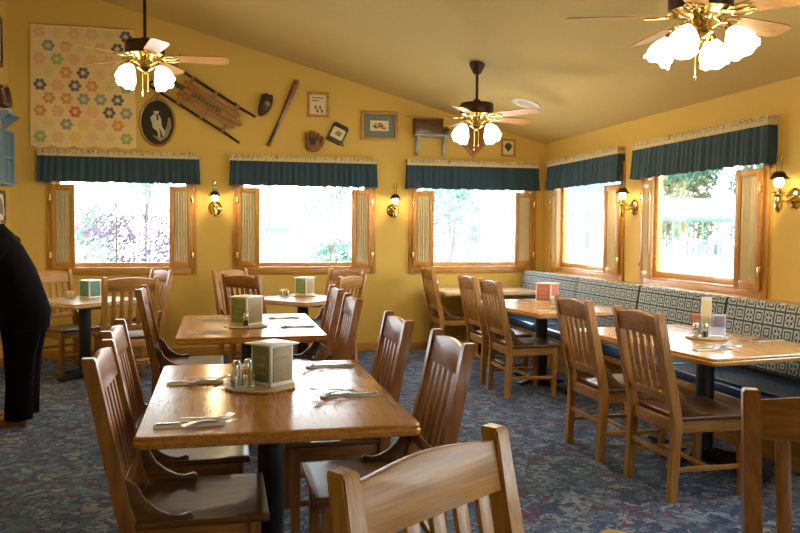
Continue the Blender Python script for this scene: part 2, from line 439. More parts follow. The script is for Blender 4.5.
# ------------------------------------------------------------------ windows, valances, shutters
def frame_M(side, u, z):
    """local x along wall (to the viewer's right), y out of the wall into the room is -y local, z up"""
    if side == 'b': return (u, YB, z), 0.0
    if side == 'f': return (u, YF, z), PI
    return (XR, u, z), -PI / 2                 # local +x -> world -y (towards the camera)
def make_window(idx, side, w):
    u0, u1, z0, z1 = w; W = u1 - u0; Hh = z1 - z0; c = (u0 + u1) / 2
    loc, rz = frame_M(side, c, z0)
    o = bpy.data.objects.new('window_%d' % idx, None); COL.objects.link(o); o.location = loc; o.rotation_euler = (0, 0, rz); structure(o)
    b = B(); t = .065; d = .022
    b.box((-W / 2 - t / 2, -d / 2, Hh / 2), (t, d, Hh + 2 * t), .004); b.box((W / 2 + t / 2, -d / 2, Hh / 2), (t, d, Hh + 2 * t), .004)
    structure(b.build('casing', TRIM['z'], o))
    b = B(); b.box((0, -d / 2, Hh + t / 2), (W, d, t), .004); b.box((0, -d / 2, -t / 2), (W, d, t), .004)
    structure(b.build('casing_rail', TRIM['x'], o))
    b = B(); q = .03                                         # jamb lining and sill
    b.box((-W / 2 + .006, TH / 2, Hh / 2), (.012, TH, Hh)); b.box((W / 2 - .006, TH / 2, Hh / 2), (.012, TH, Hh))
    b.box((0, TH / 2, Hh - .006), (W, TH, .012)); b.box((0, TH / 2 - .008, .008), (W - .024, TH + .01, .016), .003)
    structure(b.build('jamb', HONEY['x'], o))
    b = B()
    for sx in (-1, 1): b.box((sx * (W / 2 - .035), .10, Hh / 2), (.045, .04, Hh - .03), .004)
    b.box((0, .10, Hh - .035), (W - .115, .04, .045), .004); b.box((0, .10, .042), (W - .115, .04, .05), .004)
    structure(b.build('sash', HONEY['x'], o))
    b = B(); b.box((0, .10, Hh / 2 + .003), (W - .114, .006, Hh - .118)); structure(b.build('pane', M_PANE, o, smooth=0))
    return o
def folds(seed):
    rnd = random.Random(seed); ph = [rnd.uniform(0, 6.28) for _ in range(6)]
    def f(x): return .45 * math.sin(x * 88 + ph[0] + 1.2 * math.sin(x * 9 + ph[1])) + .35 * math.sin(x * 57 + ph[2] + .8 * math.sin(x * 13 + ph[3])) + .3 * math.sin(x * 23 + ph[4])
    return f
def make_valance(side, u0, u1, label, seed):
    W = u1 - u0; c = (u0 + u1) / 2; z = 1.925
    loc, rz = frame_M(side, c, z)
    o = thing('valance', label, 'curtain valance', loc, rz, group='teal window valances')
    f = folds(seed); D = .085; Hh = .285
    b = B(); n = int(W * 130)
    path = [(-W / 2 + .006, -.004 - D * k / 6) for k in range(6)] + [(-W / 2 + .006 + (W - .012) * k / n, -D) for k in range(n + 1)] + [(W / 2 - .006, -D + D * (k + 1) / 6 - .004) for k in range(6)]
    def ring(zf, amp, flare, off):
        out = []
        s = 0; px, py = path[0]
        for (x, y) in path:
            s += math.hypot(x - px, y - py); px, py = x, y
            k = f(s)
            front = y <= -D + 1e-6
            xx = x * (1 + flare * .012); yy = y - (amp * k + flare * .018 if front else 0) + (off if front else 0)
            zz = zf * Hh + (1 - zf) * (.007 * f(s * .55 + 3))
            if not front: xx -= math.copysign(off * 1.0, x)
            out.append((xx, min(yy, -.003), zz))
        return out
    levels = [(1.0, .003, 0), (.93, .007, .1), (.6, .011, .4), (.25, .013, .75), (0, .014, 1.0)]
    rows = [ring(*l, 0) for l in levels] + [ring(*l, .006) for l in levels[::-1]]
    b.grid(rows, closed_v=True)
    b.build('drape', M_TEAL, o, 60)
    b = B()
    g = folds(seed + 50)
    def ring2(zz, off, amp):
        out = []
        for (x, y) in path:
            k = g(x * 1.3 + y)
            front = y <= -D + 1e-6
            out.append((x * 1.003 + math.copysign(.003, x) - (0 if front else math.copysign(off, x)), min(-.003, y - (.004 + amp * k if front else 0) + (off if front else 0)), zz + (.008 * g(x * .9 + 1) if zz > .33 else 0)))
        return out
    rows = [ring2(.275, 0, .002), ring2(.30, -.003, .003), ring2(.318, 0, .003), ring2(.345, 0, .006), ring2(.345, .006, .006), ring2(.318, .006, .003), ring2(.275, .006, .002)]
    b.grid(rows, closed_v=True)
    b.build('header_band', M_BAND, o, 60)
    b = B(); b.box((0, -.045, .30), (W - .06, .05, .018), .004); b.build('mounting_board', TRIM['x'], o)
    return o
def make_shutter(side, u_hinge, sgn, ang, label, z0=1.0, Wd=.25, Hs=.90):
    """sgn +1: leaf extends to local +x from its hinge"""
    loc, rz = frame_M(side, u_hinge, z0)
    off = Vector((-sgn * .018, -.036, 0)); off.rotate(Euler((0, 0, rz)))
    o = thing('window_shutter', label, 'shutter', Vector(loc) + off, rz - sgn * ang, group='wooden shutters with gathered cloth')
    s = sgn; t = .026; st = .05
    b = B(); b.box((s * st / 2, 0, Hs / 2), (st, t, Hs), .004); b.box((s * (Wd - st / 2), 0, Hs / 2), (st, t, Hs), .004); b.build('stile', TRIM['z'], o)
    b = B(); b.box((s * Wd / 2, 0, .035), (Wd - 2 * st, t, .07), .003); b.build('rail', TRIM['x'], o)
    b = B(); b.box((s * Wd / 2, 0, Hs - .03), (Wd - 2 * st, t, .06), .003); b.build('rail', TRIM['x'], o)
    f = folds(int(abs(u_hinge) * 100)); n = 60; x0, x1 = st - .002, Wd - st + .002
    b = B()
    def row(zz, off, a): return [(s * (x0 + (x1 - x0) * k / n), -.001 + off + a * math.sin(k * .58 + .7 * f(k * .01)) * (1 + .2 * math.sin(zz * 3)), zz) for k in range(n + 1)]
    zs = [.065, .13, .3, .5, .7, .85, Hs - .055]; am = [.004, .009, .0105, .0105, .0105, .009, .004]
    rows = [row(z_, 0, a) for z_, a in zip(zs, am)] + [row(z_, .004, a) for z_, a in zip(zs[::-1], am[::-1])]
    b.grid(rows, closed_v=True); b.build('gathered_cloth', M_SHEER, o, 60)
    for hz in (.14, Hs - .14):
        b = B(); b.box((0, -.016, hz), (.03, .005, .07), .001); b.tube([(0, -.019, hz - .035), (0, -.019, hz + .035)], .005, 8)
        b.build('hinge', M_BRASS, o)
    return o
for i, w in enumerate(FILLW): make_window(i + 9, 'f', w)
WN = ['left back window', 'middle back window', 'right back window']
for i, w in enumerate(BACKW): make_window(i + 1, 'b', w)
for i, w in enumerate(RIGHTW): make_window(i + 4, 'r', w)
VB = [(-1.895, -.225), (.10, 1.785), (2.14, 3.80)]
VLAB = ['teal gathered valance over the left back window, directly below the flower quilt',
        'teal gathered valance over the middle back window, below the bat and brown glove',
        'teal gathered valance over the right back window, below the small wall shelf']
for i, (u0, u1) in enumerate(VB): make_valance('b', u0, u1, VLAB[i], i + 1)
VR = [(7.045, 8.76), (4.88, 6.765), (2.55, 4.45), (.15, 2.05), (-2.25, -.35)]
VLR = ['teal gathered valance on the right wall nearest the room corner', 'dark teal gathered valance on the right wall, nearer to the camera and largest in view',
       'teal gathered valance on the right wall just outside the picture', 'teal gathered valance on the right wall beside the camera', 'teal gathered valance on the right wall behind the camera']
for i, (u0, u1) in enumerate(VR): make_valance('r', u0, u1, VLR[i], i + 11)
for i, w in enumerate(BACKW):
    make_shutter('b', w[0] + .0, 1, R(7), 'left shutter of the %s, oak frame with beige gathered cloth' % WN[i])
    make_shutter('b', w[1] - .0, -1, R(7), 'right shutter of the %s, oak frame with beige gathered cloth' % WN[i])
RN = ['right-wall window nearest the corner', 'larger right-wall window beside the near booth', 'right-wall window outside the picture', 'right-wall window beside the camera']
for i, w in enumerate(RIGHTW[:3]):
    make_shutter('r', w[1], 1, R(9), 'far shutter of the %s, seen nearly edge on' % RN[i])
    make_shutter('r', w[0], -1, R(8), 'near shutter of the %s, swung slightly into the room' % RN[i])

# ------------------------------------------------------------------ chairs
def make_chair(Wd):
    OAK = Wd
    t = thing('dining_chair', '', 'chair', group='slat back oak dining chairs')
    Wy = .221
    def post_x(z):
        if z < .43: return -.228 + .022 * z / .43
        return -.206 - .118 * (z - .43) / .57
    for s in (-1, 1):
        b = B(); secs = []
        for z in (0, .2, .40, .46, .60, .80, .995):
            x = post_x(z); hx = .026 if .3 < z < .7 else .023; hy = .0215
            secs.append([(x - hx, s * Wy - hy, z), (x + hx, s * Wy - hy, z), (x + hx, s * Wy + hy, z), (x - hx, s * Wy + hy, z)])
        x = post_x(1.003); hx = .018; hy = .016
        secs.append([(x - hx, s * Wy - hy, 1.003), (x + hx, s * Wy - hy, 1.003), (x + hx, s * Wy + hy, 1.003), (x - hx, s * Wy + hy, 1.003)])
        b.loft(secs)
        bmesh.ops.bevel(b.bm, geom=[e for e in b.bm.edges if abs((e.verts[0].co - e.verts[1].co).normalized().z) > .8], offset=.004, segments=2, affect='EDGES')
        b.build('back_post', OAK['z'], t)
    # crest rail, arched
    tilt = math.atan2(.118, .57)
    Mt = lambda z0: Matrix.Translation((post_x(z0), 0, z0)) @ Matrix.Rotation(-tilt, 4, 'Y') @ Matrix(((0, 0, 1, 0), (1, 0, 0, 0), (0, 1, 0, 0), (0, 0, 0, 1)))
    wi = Wy - .0215; OAK = Wd
    poly = [(-wi, 0), (wi, 0)] + [(wi - 2 * wi * k / 12, .104 + .019 * math.sin(PI * k / 12) ** 1.3) for k in range(13)]
    b = B(); b.prism(poly, -.012, .014, Mt(.875), bev=.003); b.build('crest_rail', OAK['y'], t)
    b = B(); b.prism(rect(-wi, wi, 0, .045), -.012, .013, Mt(.525), bev=.003); b.build('lower_rail', OAK['y'], t)
    for k in range(5):
        y = (k - 2) * .072
        b = B(); b.prism(rect(y - .018, y + .018, .042, .358), -.006, .007, Mt(.525), bev=.002); b.build('slat', OAK['z'], t)
    # seat: thick plank with a scooped saddle
    b = B(); n = 14
    x0, x1, yw = -.182, .252, .234
    def dz(u, v):
        return -.010 * (math.sin(PI * min(1, max(0, (u - .06) / .80))) ** .8 if .06 < u < .86 else 0) * (abs(math.sin(PI * v)) ** .5)
    def P(u, v): return (x0 + (x1 - x0) * u, -yw + 2 * yw * v, .452 + dz(u, v))
    topr = [[P(i / n, j / n) for j in range(n + 1)] for i in range(n + 1)]
    vr = b.grid(topr)
    per = [vr[0][j] for j in range(n + 1)] + [vr[i][n] for i in range(1, n + 1)] + [vr[n][j] for j in range(n - 1, -1, -1)] + [vr[i][0] for i in range(n - 1, 0, -1)]
    c = Vector(((x0 + x1) / 2, 0, 0))
    def low(z, k): return [b.bm.verts.new((c.x + (v.co.x - c.x) * k, v.co.y * k, z)) for v in per]
    prev = per
    for z, k in ((.449, 1.012), (.436, 1.014), (.428, 1.0)):
        cur = low(z, k)
        for i in range(len(per)):
            b.bm.faces.new((prev[i], prev[(i + 1) % len(per)], cur[(i + 1) % len(per)], cur[i]))
        prev = cur
    b.bm.faces.new(prev)
    b.build('seat', SEATW['x'], t, 50)
    for s in (-1, 1):
        b = B(); b.loft([[(.205 - h, s * .207 - h, z), (.205 + h, s * .207 - h, z), (.205 + h, s * .207 + h, z), (.205 - h, s * .207 + h, z)] for z, h in ((0, .018), (.25, .021), (.428, .021))])
        bmesh.ops.bevel(b.bm, geom=[e for e in b.bm.edges if abs((e.verts[0].co - e.verts[1].co).normalized().z) > .8], offset=.004, segments=2, affect='EDGES')
        b.build('front_leg', OAK['z'], t)
        b = B(); b.box((.0, s * .210, .394), (.372, .02, .066), .003); b.build('apron', OAK['x'], t)
        b = B(); b.box((-.012, s * .212, .165), (.40, .018, .028), .004); b.build('stretcher', OAK['x'], t)
        # scrolled bracket between post and seat
        prof = [(-.175, .452), (.0, .452), (.003, .466), (-.010, .475), (-.026, .470), (-.045, .466), (-.075, .472), (-.11, .490), (-.15, .525), (-.178, .575), (-.21, .60), (-.22, .60), (-.20, .52)]
        b = B(); b.prism(prof, -.011, .011, Matrix.Translation((0, s * .221, 0)) @ Matrix(((1, 0, 0, 0), (0, 0, -1, 0), (0, 1, 0, 0), (0, 0, 0, 1))), bev=.002)
        b.build('bracket', SEATW['x'], t)
    b = B(); b.box((.207, 0, .394), (.02, .372, .066), .003); b.build('apron', OAK['y'], t)
    b = B(); b.box((-.207, 0, .394), (.02, .399, .066), .003); b.build('apron', OAK['y'], t)
    b = B(); b.box((.0, 0, .165), (.028, .406, .02), .004); b.build('stretcher', OAK['y'], t)
    b = B(); b.box((-.217, 0, .235), (.018, .399, .028), .004); b.build('stretcher', OAK['y'], t)
    return t
CHAIRS = [  # back-centre x, y at the top of the posts, facing degrees, label
 (-.42, 2.89, 0, 'oak chair at left edge of the nearest table, closest to the camera'),
 (-.46, 3.59, 0, 'oak chair on the left of the nearest table, second one back from the camera'),
 (-.565, 5.92, 0, 'tall oak chair standing left of the second table, tilted post seen edge on'),
 (.905, 2.99, 180, 'oak chair on the right of the nearest table, closest to the camera'),
 (.86, 3.76, 180, 'oak chair on the right of the nearest table, behind its neighbour'),
 (.388, 1.452, -56, 'closest chair of all, its arched back crossing the bottom centre of the picture'),
 (1.585, 1.715, 242, 'cropped oak chair back at the bottom right corner of the picture'),
 (.83, 4.94, 180, 'oak chair right of the second table, nearer of its two chairs'),
 (.84, 5.75, 180, 'oak chair right of the second table, farther of its two chairs'),
 (1.21, 7.25, 140, 'oak chair at near right of the small table under the middle window'),
 (1.328, 8.396, 218, 'oak chair at far right of the small table, against the wall under the middle window'),
 (.18, 7.49, 43, 'oak chair at near left of the small table under the middle window'),
 (.09, 8.55, -47, 'oak chair at far left of the small table, below the left wall lamp'),
 (-.77, 7.24, 108, 'oak chair with its back to the camera at near right of the left window table'),
 (-.60, 8.57, 208, 'oak chair at far right of the left window table, against the yellow wall'),
 (-1.70, 8.50, -47, 'oak chair at far left of the left window table, right beside the person in black'),
 (2.30, 8.62, 0, 'oak chair facing right at the corner table under the right back window'),
 (2.29, 7.12, 0, 'oak chair at the middle booth table, farther of its pair'),
 (2.285, 6.46, 0, 'oak chair at the middle booth table, nearer of its pair'),
 (2.195, 4.61, 0, 'oak chair at the near booth table, farther of its pair'),
 (2.22, 3.86, 0, 'oak chair at the near booth table, nearer of its pair, slats lit through'),
]
protos = {}
LITSET = {5, 9, 10, 12, 13, 14, 15, 16, 17, 18, 19, 20}  # chairs given the lighter copy of the wood, as if better lit
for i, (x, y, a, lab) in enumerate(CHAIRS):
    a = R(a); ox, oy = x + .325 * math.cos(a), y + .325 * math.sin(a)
    kind = i in LITSET
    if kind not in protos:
        c0 = protos[kind] = make_chair(LIT_OAK if kind else OAK); c0.location = (ox, oy, 0); c0.rotation_euler = (0, 0, a); c0['label'] = lab
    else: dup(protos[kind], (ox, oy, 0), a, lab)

# ------------------------------------------------------------------ tables
def make_table(label, loc, rz, sx, sy, W, group='pedestal dining tables', corner=.03, ff=.36, ped=0):
    t = thing('pedestal_table', label, 'table', loc, rz, group)
    long = 'y' if sy > sx else 'x'
    b = B(); n = 6
    rows = []
    for z, e in ((.7055, -.012), (.709, -.004), (.718, 0), (.728, 0), (.733, -.004), (.737, -.004), (.744, -.003), (.7495, -.008)):
        rows.append([(x, y, z) for x, y in rrect(sx + 2 * e, sy + 2 * e, corner, n)])
    b.loft(rows); b.build('tabletop', W[long], t, 30)
    py = ped
    b = B(); b.box((0, py, .696), (.5, .5, .02), .003); b.box((0, py, .678), (.12, .42, .02), .003); b.build('mounting_plate', M_BLACK, t)
    b = B(); b.tube([(0, py, .05), (0, py, .68)], .055, 20); b.build('pedestal', M_BLACK, t)
    for k in range(4):
        a = PI / 4 * 0 + k * PI / 2; ca, sa = math.cos(a), math.sin(a)
        L = sx * ff if k % 2 == 0 else sy * .36
        b = B()
        secs = []
        for d, w, z0, z1 in ((.0, .042, .030, .085), (.06, .040, .026, .08), (L * .6, .032, .018, .052), (L - .02, .030, .01, .034), (L, .026, .012, .026)):
            secs.append([Vector((d * ca - w * sa, d * sa + w * ca, z0)), Vector((d * ca + w * sa, d * sa - w * ca, z0)), Vector((d * ca + w * sa, d * sa - w * ca, z1)), Vector((d * ca - w * sa, d * sa + w * ca, z1))])
        b.loft(secs); b.lathe([(.016, 0), (.02, .006), (.014, .016)], 10, ((L - .04) * ca, (L - .04) * sa, 0)); bmesh.ops.translate(b.bm, vec=(0, py, 0), verts=b.bm.verts); b.build('foot', M_BLACK, t)
    return t
T = {}
T[1] = make_table('glossy orange oak table nearest the camera, in the left foreground', (.203, 3.30, 0), 0, .965, 1.39, TOPW)
T[2] = make_table('oak table directly behind the nearest one, second in the left row', (.195, 5.64, 0), 0, .955, 1.35, TOPW)
T[3] = make_table('small square table turned cornerwise under the left back window', (-1.27, 7.92, 0), R(45), .80, .80, PALETOP)
T[4] = make_table('small square table turned cornerwise under the middle back window', (.80, 7.80, 0), R(42), .80, .80, PALETOP)
T[5] = make_table('honey oak booth table nearest the camera on the right', (2.935, 4.40, 0), R(8), .95, 1.39, HONEY, ff=.25, ped=-.11)
T[6] = make_table('pale thin corner table at the far end of the booth, under the right back window', (2.98, 8.60, 0), 0, 1.14, .72, PALETOP, ff=.25)
T[7] = make_table('honey oak booth table between the near booth table and the corner table', (2.93, 6.67, 0), R(7), .93, 1.34, HONEY, ff=.25, ped=.10)
A8 = R(-43)
T[8] = make_table('table in front of the camera, only its pale corner showing at the bottom edge', (.85 + .6 * math.cos(A8) + .5 * math.sin(A8), 1.61 + .6 * math.sin(A8) - .5 * math.cos(A8), 0), A8, 1.2, 1.0, HONEY)

# ------------------------------------------------------------------ booth bench
def make_booth():
    t = thing('booth_bench', 'long booth bench with patterned back cushions and blue seat along the right wall', 'bench', (0, 0, 0))
    ya, yb = 2.57, 9.0
    b = B(); b.box((3.60, (ya + yb) / 2, .19), (.50, yb - ya, .38), .004); b.build('base', TRIM['y'], t)
    b = B(); b.box((3.26, (ya + yb) / 2, .363), (.20, yb - ya, .05), .006); b.build('front_rail', HONEY['y'], t)
    b = B(); b.box((3.785, (ya + yb) / 2, .936), (.205, yb - ya, .022), .005); b.build('top_ledge', HONEY['y'], t)
    b = B(); b.box((3.80, (ya + yb) / 2, .65), (.06, yb - ya, .53)); b.build('back_board', TRIM['y'], t)
    ys = [9.0, 7.49, 6.26, 5.03, 3.80, 2.57]
    for k in range(5):
        y1, y0 = ys[k], ys[k + 1]
        b = B(); b.box((3.36, (y0 + y1) / 2, .432), (.46, y1 - y0 - .006, .088), .03, seg=4); b.build('seat_cushion', M_VINYL, t, 60)
        # back cushion, UV in metres
        b = B(); uvl = b.bm.loops.layers.uv.new('UVMap')
        w = y1 - y0 - .008; h = .468; dpt = .10
        b2 = bmesh.new(); bmesh.ops.create_cube(b2, size=1); bmesh.ops.scale(b2, vec=(dpt, w, h), verts=b2.verts)
        bmesh.ops.bevel(b2, geom=list(b2.edges), offset=.026, segments=4, profile=.5, affect='EDGES')
        vs = {v: b.bm.verts.new(v.co) for v in b2.verts}
        for f in b2.faces:
            nf = b.bm.faces.new([vs[v] for v in f.verts])
            for l in nf.loops: l[uvl].uv = (l.vert.co.y + 5, l.vert.co.z + 5 - l.vert.co.x * .5)
        b2.free()
        b.build('back_cushion', M_UPH, t, 60, loc=(3.642, (y0 + y1) / 2, .722), rot=(0, R(9), 0))
make_booth()

# ------------------------------------------------------------------ ceiling fans
def make_fan(label, x, y, zb, ph, ph2):
    """zb: height of the blades"""
    t = thing('ceiling_fan', label, 'ceiling fan', (x, y, zb), 0, 'ceiling fans with tulip lights')
    zc = ceil_z(x) - zb
    b = B(); b.lathe([(.015, -.10), (.03, -.095), (.055, -.05), (.07, -.02), (.072, .012)], 24, (0, 0, zc - .012)); b.build('canopy', M_BRONZE, t)
    b = B(); b.tube([(0, 0, .12), (0, 0, zc - .06)], .013, 12); b.build('downrod', M_BRONZE, t)
    b = B(); b.lathe([(.03, .15), (.035, .125), (.10, .12), (.145, .115), (.152, .10), (.152, .035), (.145, .02), (.06, .015)], 32); b.build('motor_housing', M_BRONZE, t)
    b = B(); b.lathe([(.15, .018), (.153, .012), (.10, .0), (.06, -.01), (.045, -.03)], 32); b.build('brass_ring', M_BRASS, t)
    for k in range(5):
        a = ph + k * 2 * PI / 5; rot = Matrix.Rotation(a, 4, 'Z')
        pitch = Matrix.Rotation(R(-13), 4, 'X')
        out = [(.18, -.045), (.28, -.058), (.49, -.066), (.60, -.066), (.63, -.055), (.642, -.03), (.642, .03), (.63, .055), (.60, .066), (.49, .066), (.28, .058), (.18, .045)]
        b = B(); b.prism(out, -.003, .003, rot @ Matrix.Translation((0, 0, -.002)) @ pitch)
        bl = b.build('fan_blade', BLADEW['x'], t)
        b = B()
        for s in (-1, 1):
            loop = [Vector((.20 + .055 * math.cos(q), s * .026 + .024 * math.sin(q), -.012)) for q in [2 * PI * j / 16 for j in range(17)]]
            b.tube([rot @ (pitch @ p) for p in loop], .004, 6, cap=False)
        b.tube([rot @ Vector(p) for p in ((.10, 0, .008), (.14, 0, -.008), (.20, 0, -.012), (.265, 0, -.014))], [.012, .009, .007, .005], 8)
        b.build('blade_bracket', M_BRASS, bl)
    b = B(); b.lathe([(.04, -.02), (.055, -.035), (.055, -.065), (.062, -.072), (.062, -.088), (.03, -.11), (.012, -.115), (.012, -.13), (.0, -.132)], 24); b.build('light_hub', M_BRASS, t)
    for k in range(4):
        a = ph2 + k * PI / 2
        d = Vector((math.cos(a), math.sin(a), 0))
        b = B(); b.tube([d * .05 + Vector((0, 0, -.078)), d * .10 + Vector((0, 0, -.055)), d * .135 + Vector((0, 0, -.06)), d * .142 + Vector((0, 0, -.08))], .008, 8)
        b.lathe([(.0, .012), (.022, .01), (.027, -.01), (.027, -.03)], 14, d * .142 + Vector((0, 0, -.08)), Matrix.Rotation(a, 3, 'Z') @ Matrix.Rotation(-R(32), 3, 'Y'))
        arm = b.build('lamp_arm', M_BRASS, t)
        Ms = Matrix.Translation(d * .148 + Vector((0, 0, -.09))) @ Matrix.Rotation(a, 4, 'Z') @ Matrix.Rotation(-R(32), 4, 'Y')
        b = B()
        prof = [(.024, .0), (.032, -.012), (.052, -.04), (.066, -.07), (.070, -.095), (.066, -.115), (.072, -.135), (.070, -.134), (.062, -.114), (.066, -.094), (.062, -.07), (.048, -.04), (.028, -.012), (.0, -.008)]
        def wav(i, an, r, z):
            q = [0, 0, .01, .02, .03, .05, .09, .09, .05, .03, .02, .01, 0, 0][i]
            return r * (1 + q * math.cos(an * 6)), z + q * .08 * math.cos(an * 6)
        b.lathe(prof, 36, (0, 0, 0), None, 0, wav)
        b.bm.transform(Ms)
        b.build('lamp_shade', M_SHADE, t, 60)
        ld = bpy.data.lights.new('lamp_light', 'POINT'); ld.energy = FAN_W; ld.color = (1.0, .78, .47); ld.shadow_soft_size = .035
        lo = bpy.data.objects.new('lamp_light', ld); COL.objects.link(lo); lo.parent = t
        lo.location = Ms @ Vector((0, 0, -.145))
    b = B()
    for s, L in ((.02, .12), (-.02, .16)):
        b.tube([(s, 0, -.10), (s, 0, -.13 - L)], .0018, 6); b.lathe([(0, 0), (.006, -.008), (.006, -.02), (0, -.03)], 8, (s, 0, -.13 - L))
    b.build('pull_chain', M_BRASS, t)
    return t
FAN_W = 7.5
make_fan('ceiling fan at the upper left, hanging in front of the flower quilt', -.575, 6.5, 2.775, R(-3), R(50))
make_fan('ceiling fan in the middle, hanging before the right back window on a short rod', 2.265, 6.79, 2.465, R(20), R(26.5))
make_fan('ceiling fan at the top right, largest and cut off by the picture edge', 2.295, 3.45, 2.49, R(16), R(35.6))
t = tag(bpy.data.objects.new('ceiling_speaker', None), 'round white speaker grille set in the sloped ceiling behind the middle fan', 'ceiling speaker'); COL.objects.link(t)
t.location = (3.05, 7.55, ceil_z(3.05)); t.rotation_euler = (0, math.atan(.268), 0)
b = B(); b.lathe([(.15, -.002), (.152, -.012), (.13, -.018), (.118, -.012)], 32); b.build('rim', M_WHITE, t)
b = B(); b.lathe([(.0, -.016), (.06, -.015), (.119, -.010), (.119, -.003)], 32); b.build('grille', M_SPEAKER, t)

# ------------------------------------------------------------------ wall sconces
def make_sconce():
    t = thing('wall_lamp', '', 'wall lamp', group='brass oil lamp style wall lamps')   # local -y out of the wall
    b = B(); b.lathe([(.0, .034), (.02, .033), (.032, .026), (.05, .024), (.066, .012), (.078, .001)], 28, (0, -.001, 0), (PI / 2, 0, 0)); b.build('backplate', M_BRASS, t)
    b = B(); b.tube([(0, -.02, .0), (0, -.06, -.02), (0, -.10, -.02), (0, -.13, .01)], .009, 10)
    b.tube([(0, -.05, 0), (.0, -.075, .03), (0, -.10, .035), (0, -.125, .03)], .005, 8); b.build('arm', M_BRASS, t)
    b = B(); b.lathe([(.0, -.10), (.012, -.098), (.014, -.085), (.024, -.08), (.027, -.06), (.027, -.01), (.024, .0), (.024, .012), (.042, .016), (.045, .03), (.040, .046), (.022, .052), (.018, .075), (.0, .077)], 20, (0, -.13, 0)); b.build('oil_font', M_BRASS, t)
    b = B(); b.lathe([(.014, .072), (.028, .088), (.034, .108), (.030, .132), (.014, .15)], 16, (0, -.13, 0)); b.build('bulb', M_BULB, t)
    b = B(); b.lathe([(.024, .186), (.034, .183), (.042, .172), (.047, .158), (.060, .143), (.072, .138), (.071, .135), (.058, .139), (.044, .154), (.038, .168), (.030, .178), (.024, .181)], 28, (0, -.13, 0)); b.build('lamp_shade', M_BRONZE, t)
    b = B(); b.lathe([(.021, .15), (.021, .31), (.019, .31), (.019, .15)], 18, (0, -.13, 0)); b.build('chimney', M_GLASS, t)
    for k in range(1):
        ld = bpy.data.lights.new('lamp_light', 'POINT'); ld.energy = 6.0; ld.color = (1.0, .78, .45); ld.shadow_soft_size = .02
        lo = bpy.data.objects.new('lamp_light', ld); COL.objects.link(lo); lo.parent = t; lo.location = (0, -.165, .11)
    return t
sc0 = make_sconce(); sc0['label'] = 'brass wall lamp between the left and middle back windows'; sc0.location = (-.062, YB, 1.665)
dup(sc0, (1.99, YB, 1.665), 0, 'brass wall lamp between the middle and right back windows')
dup(sc0, (XR, 6.86, 1.665), -PI / 2, 'brass wall lamp on the right wall between its two windows')
dup(sc0, (XR, 4.70, 1.665), -PI / 2, 'brass wall lamp at the right picture edge, beside the near shutter')

# ------------------------------------------------------------------ wall decorations (back wall)
def on_wall(name, label, cat, x, z, ang=0, group=None, y=YB):
    """local x right, local z up, local -y out of the wall; ang turns in the wall plane"""
    return thing(name, label, cat, (x, y, z), 0, group, rot=(0, -ang, 0))
MW = Matrix(((1, 0, 0, 0), (0, 0, -1, 0), (0, 1, 0, 0), (0, 0, 0, 1)))        # poly (x,z) extruded h -> -y
def hexa(cx, cz, r, a0=0): return [(cx + r * math.cos(a0 + k * PI / 3), cz + r * math.sin(a0 + k * PI / 3)) for k in range(6)]
# quilt
t = on_wall('quilt', 'cream quilt with rows of coloured hexagon flowers and a scalloped lower edge', 'quilt', -1.435, 2.965)
b = B(); Wq, Hq = 1.04, 1.29
n = 40; rows_f = []; rows_b = []
def q_y(x, z): return -.018 - .007 * math.sin(x * 9 + z * 2) - .006 * math.sin(z * 8 + x * 3) - .01 * max(0, -z)
for i in range(n + 1):
    zf = i / n; rf = []; rb = []
    for j in range(n + 1):
        x = -Wq / 2 + Wq * j / n; bot = -Hq / 2 - .035 * abs(math.sin(PI * 5 * j / n)) ; tp = Hq / 2 - .02 * math.sin(PI * j / n)
        z = tp + (bot - tp) * zf; xx = x * (1 + .03 * zf)
        rf.append((xx, q_y(xx, z), z)); rb.append((xx, q_y(xx, z) + .008, z))
    rows_f.append(rf); rows_b.append(rb)
def per_rows(r): return r
vf = b.grid(rows_f); vb = b.grid(rows_b)
def edge(a, c):
    for i in range(len(a) - 1): b.bm.faces.new((a[i], a[i + 1], c[i + 1], c[i]))
edge(vf[0], vb[0]); edge(vf[-1], vb[-1]); edge([r[0] for r in vf], [r[0] for r in vb]); edge([r[-1] for r in vf], [r[-1] for r in vb])
rq = random.Random(11)
for row in range(9):
    for c in range(6):
        x = -Wq / 2 + .085 + c * .174 + (.087 if row % 2 else 0); z = Hq / 2 - .10 - row * .138
        if x > Wq / 2 - .045: continue
        rr = .027; colr = 1 + rq.randrange(len(FLOWER))
        def patch(px, pz, r, mi, lift):
            f = b.bm.faces.new([b.bm.verts.new((hx, q_y(px, pz) - lift - (hx - px) * 0, hz)) for hx, hz in hexa(px, pz, r, PI / 6)]); f.material_index = mi
        patch(x, z, rr * .95, len(FLOWER) + 1, .005)
        for k in range(6):
            a = k * PI / 3
            patch(x + math.cos(a) * rr * 1.62, z + math.sin(a) * rr * 1.62, rr * .9, colr, .005)
for f in b.bm.faces: f.smooth = True
b.build('quilt_cloth', [M_QUILT] + FLOWER + [M_PATCHY], t, 60)
b = B(); b.tube([(-Wq / 2 - .01, -.012, Hq / 2 - .012), (Wq / 2 + .01, -.012, Hq / 2 - .012)], .008, 8); b.build('hanging_rod', TRIM['x'], t)
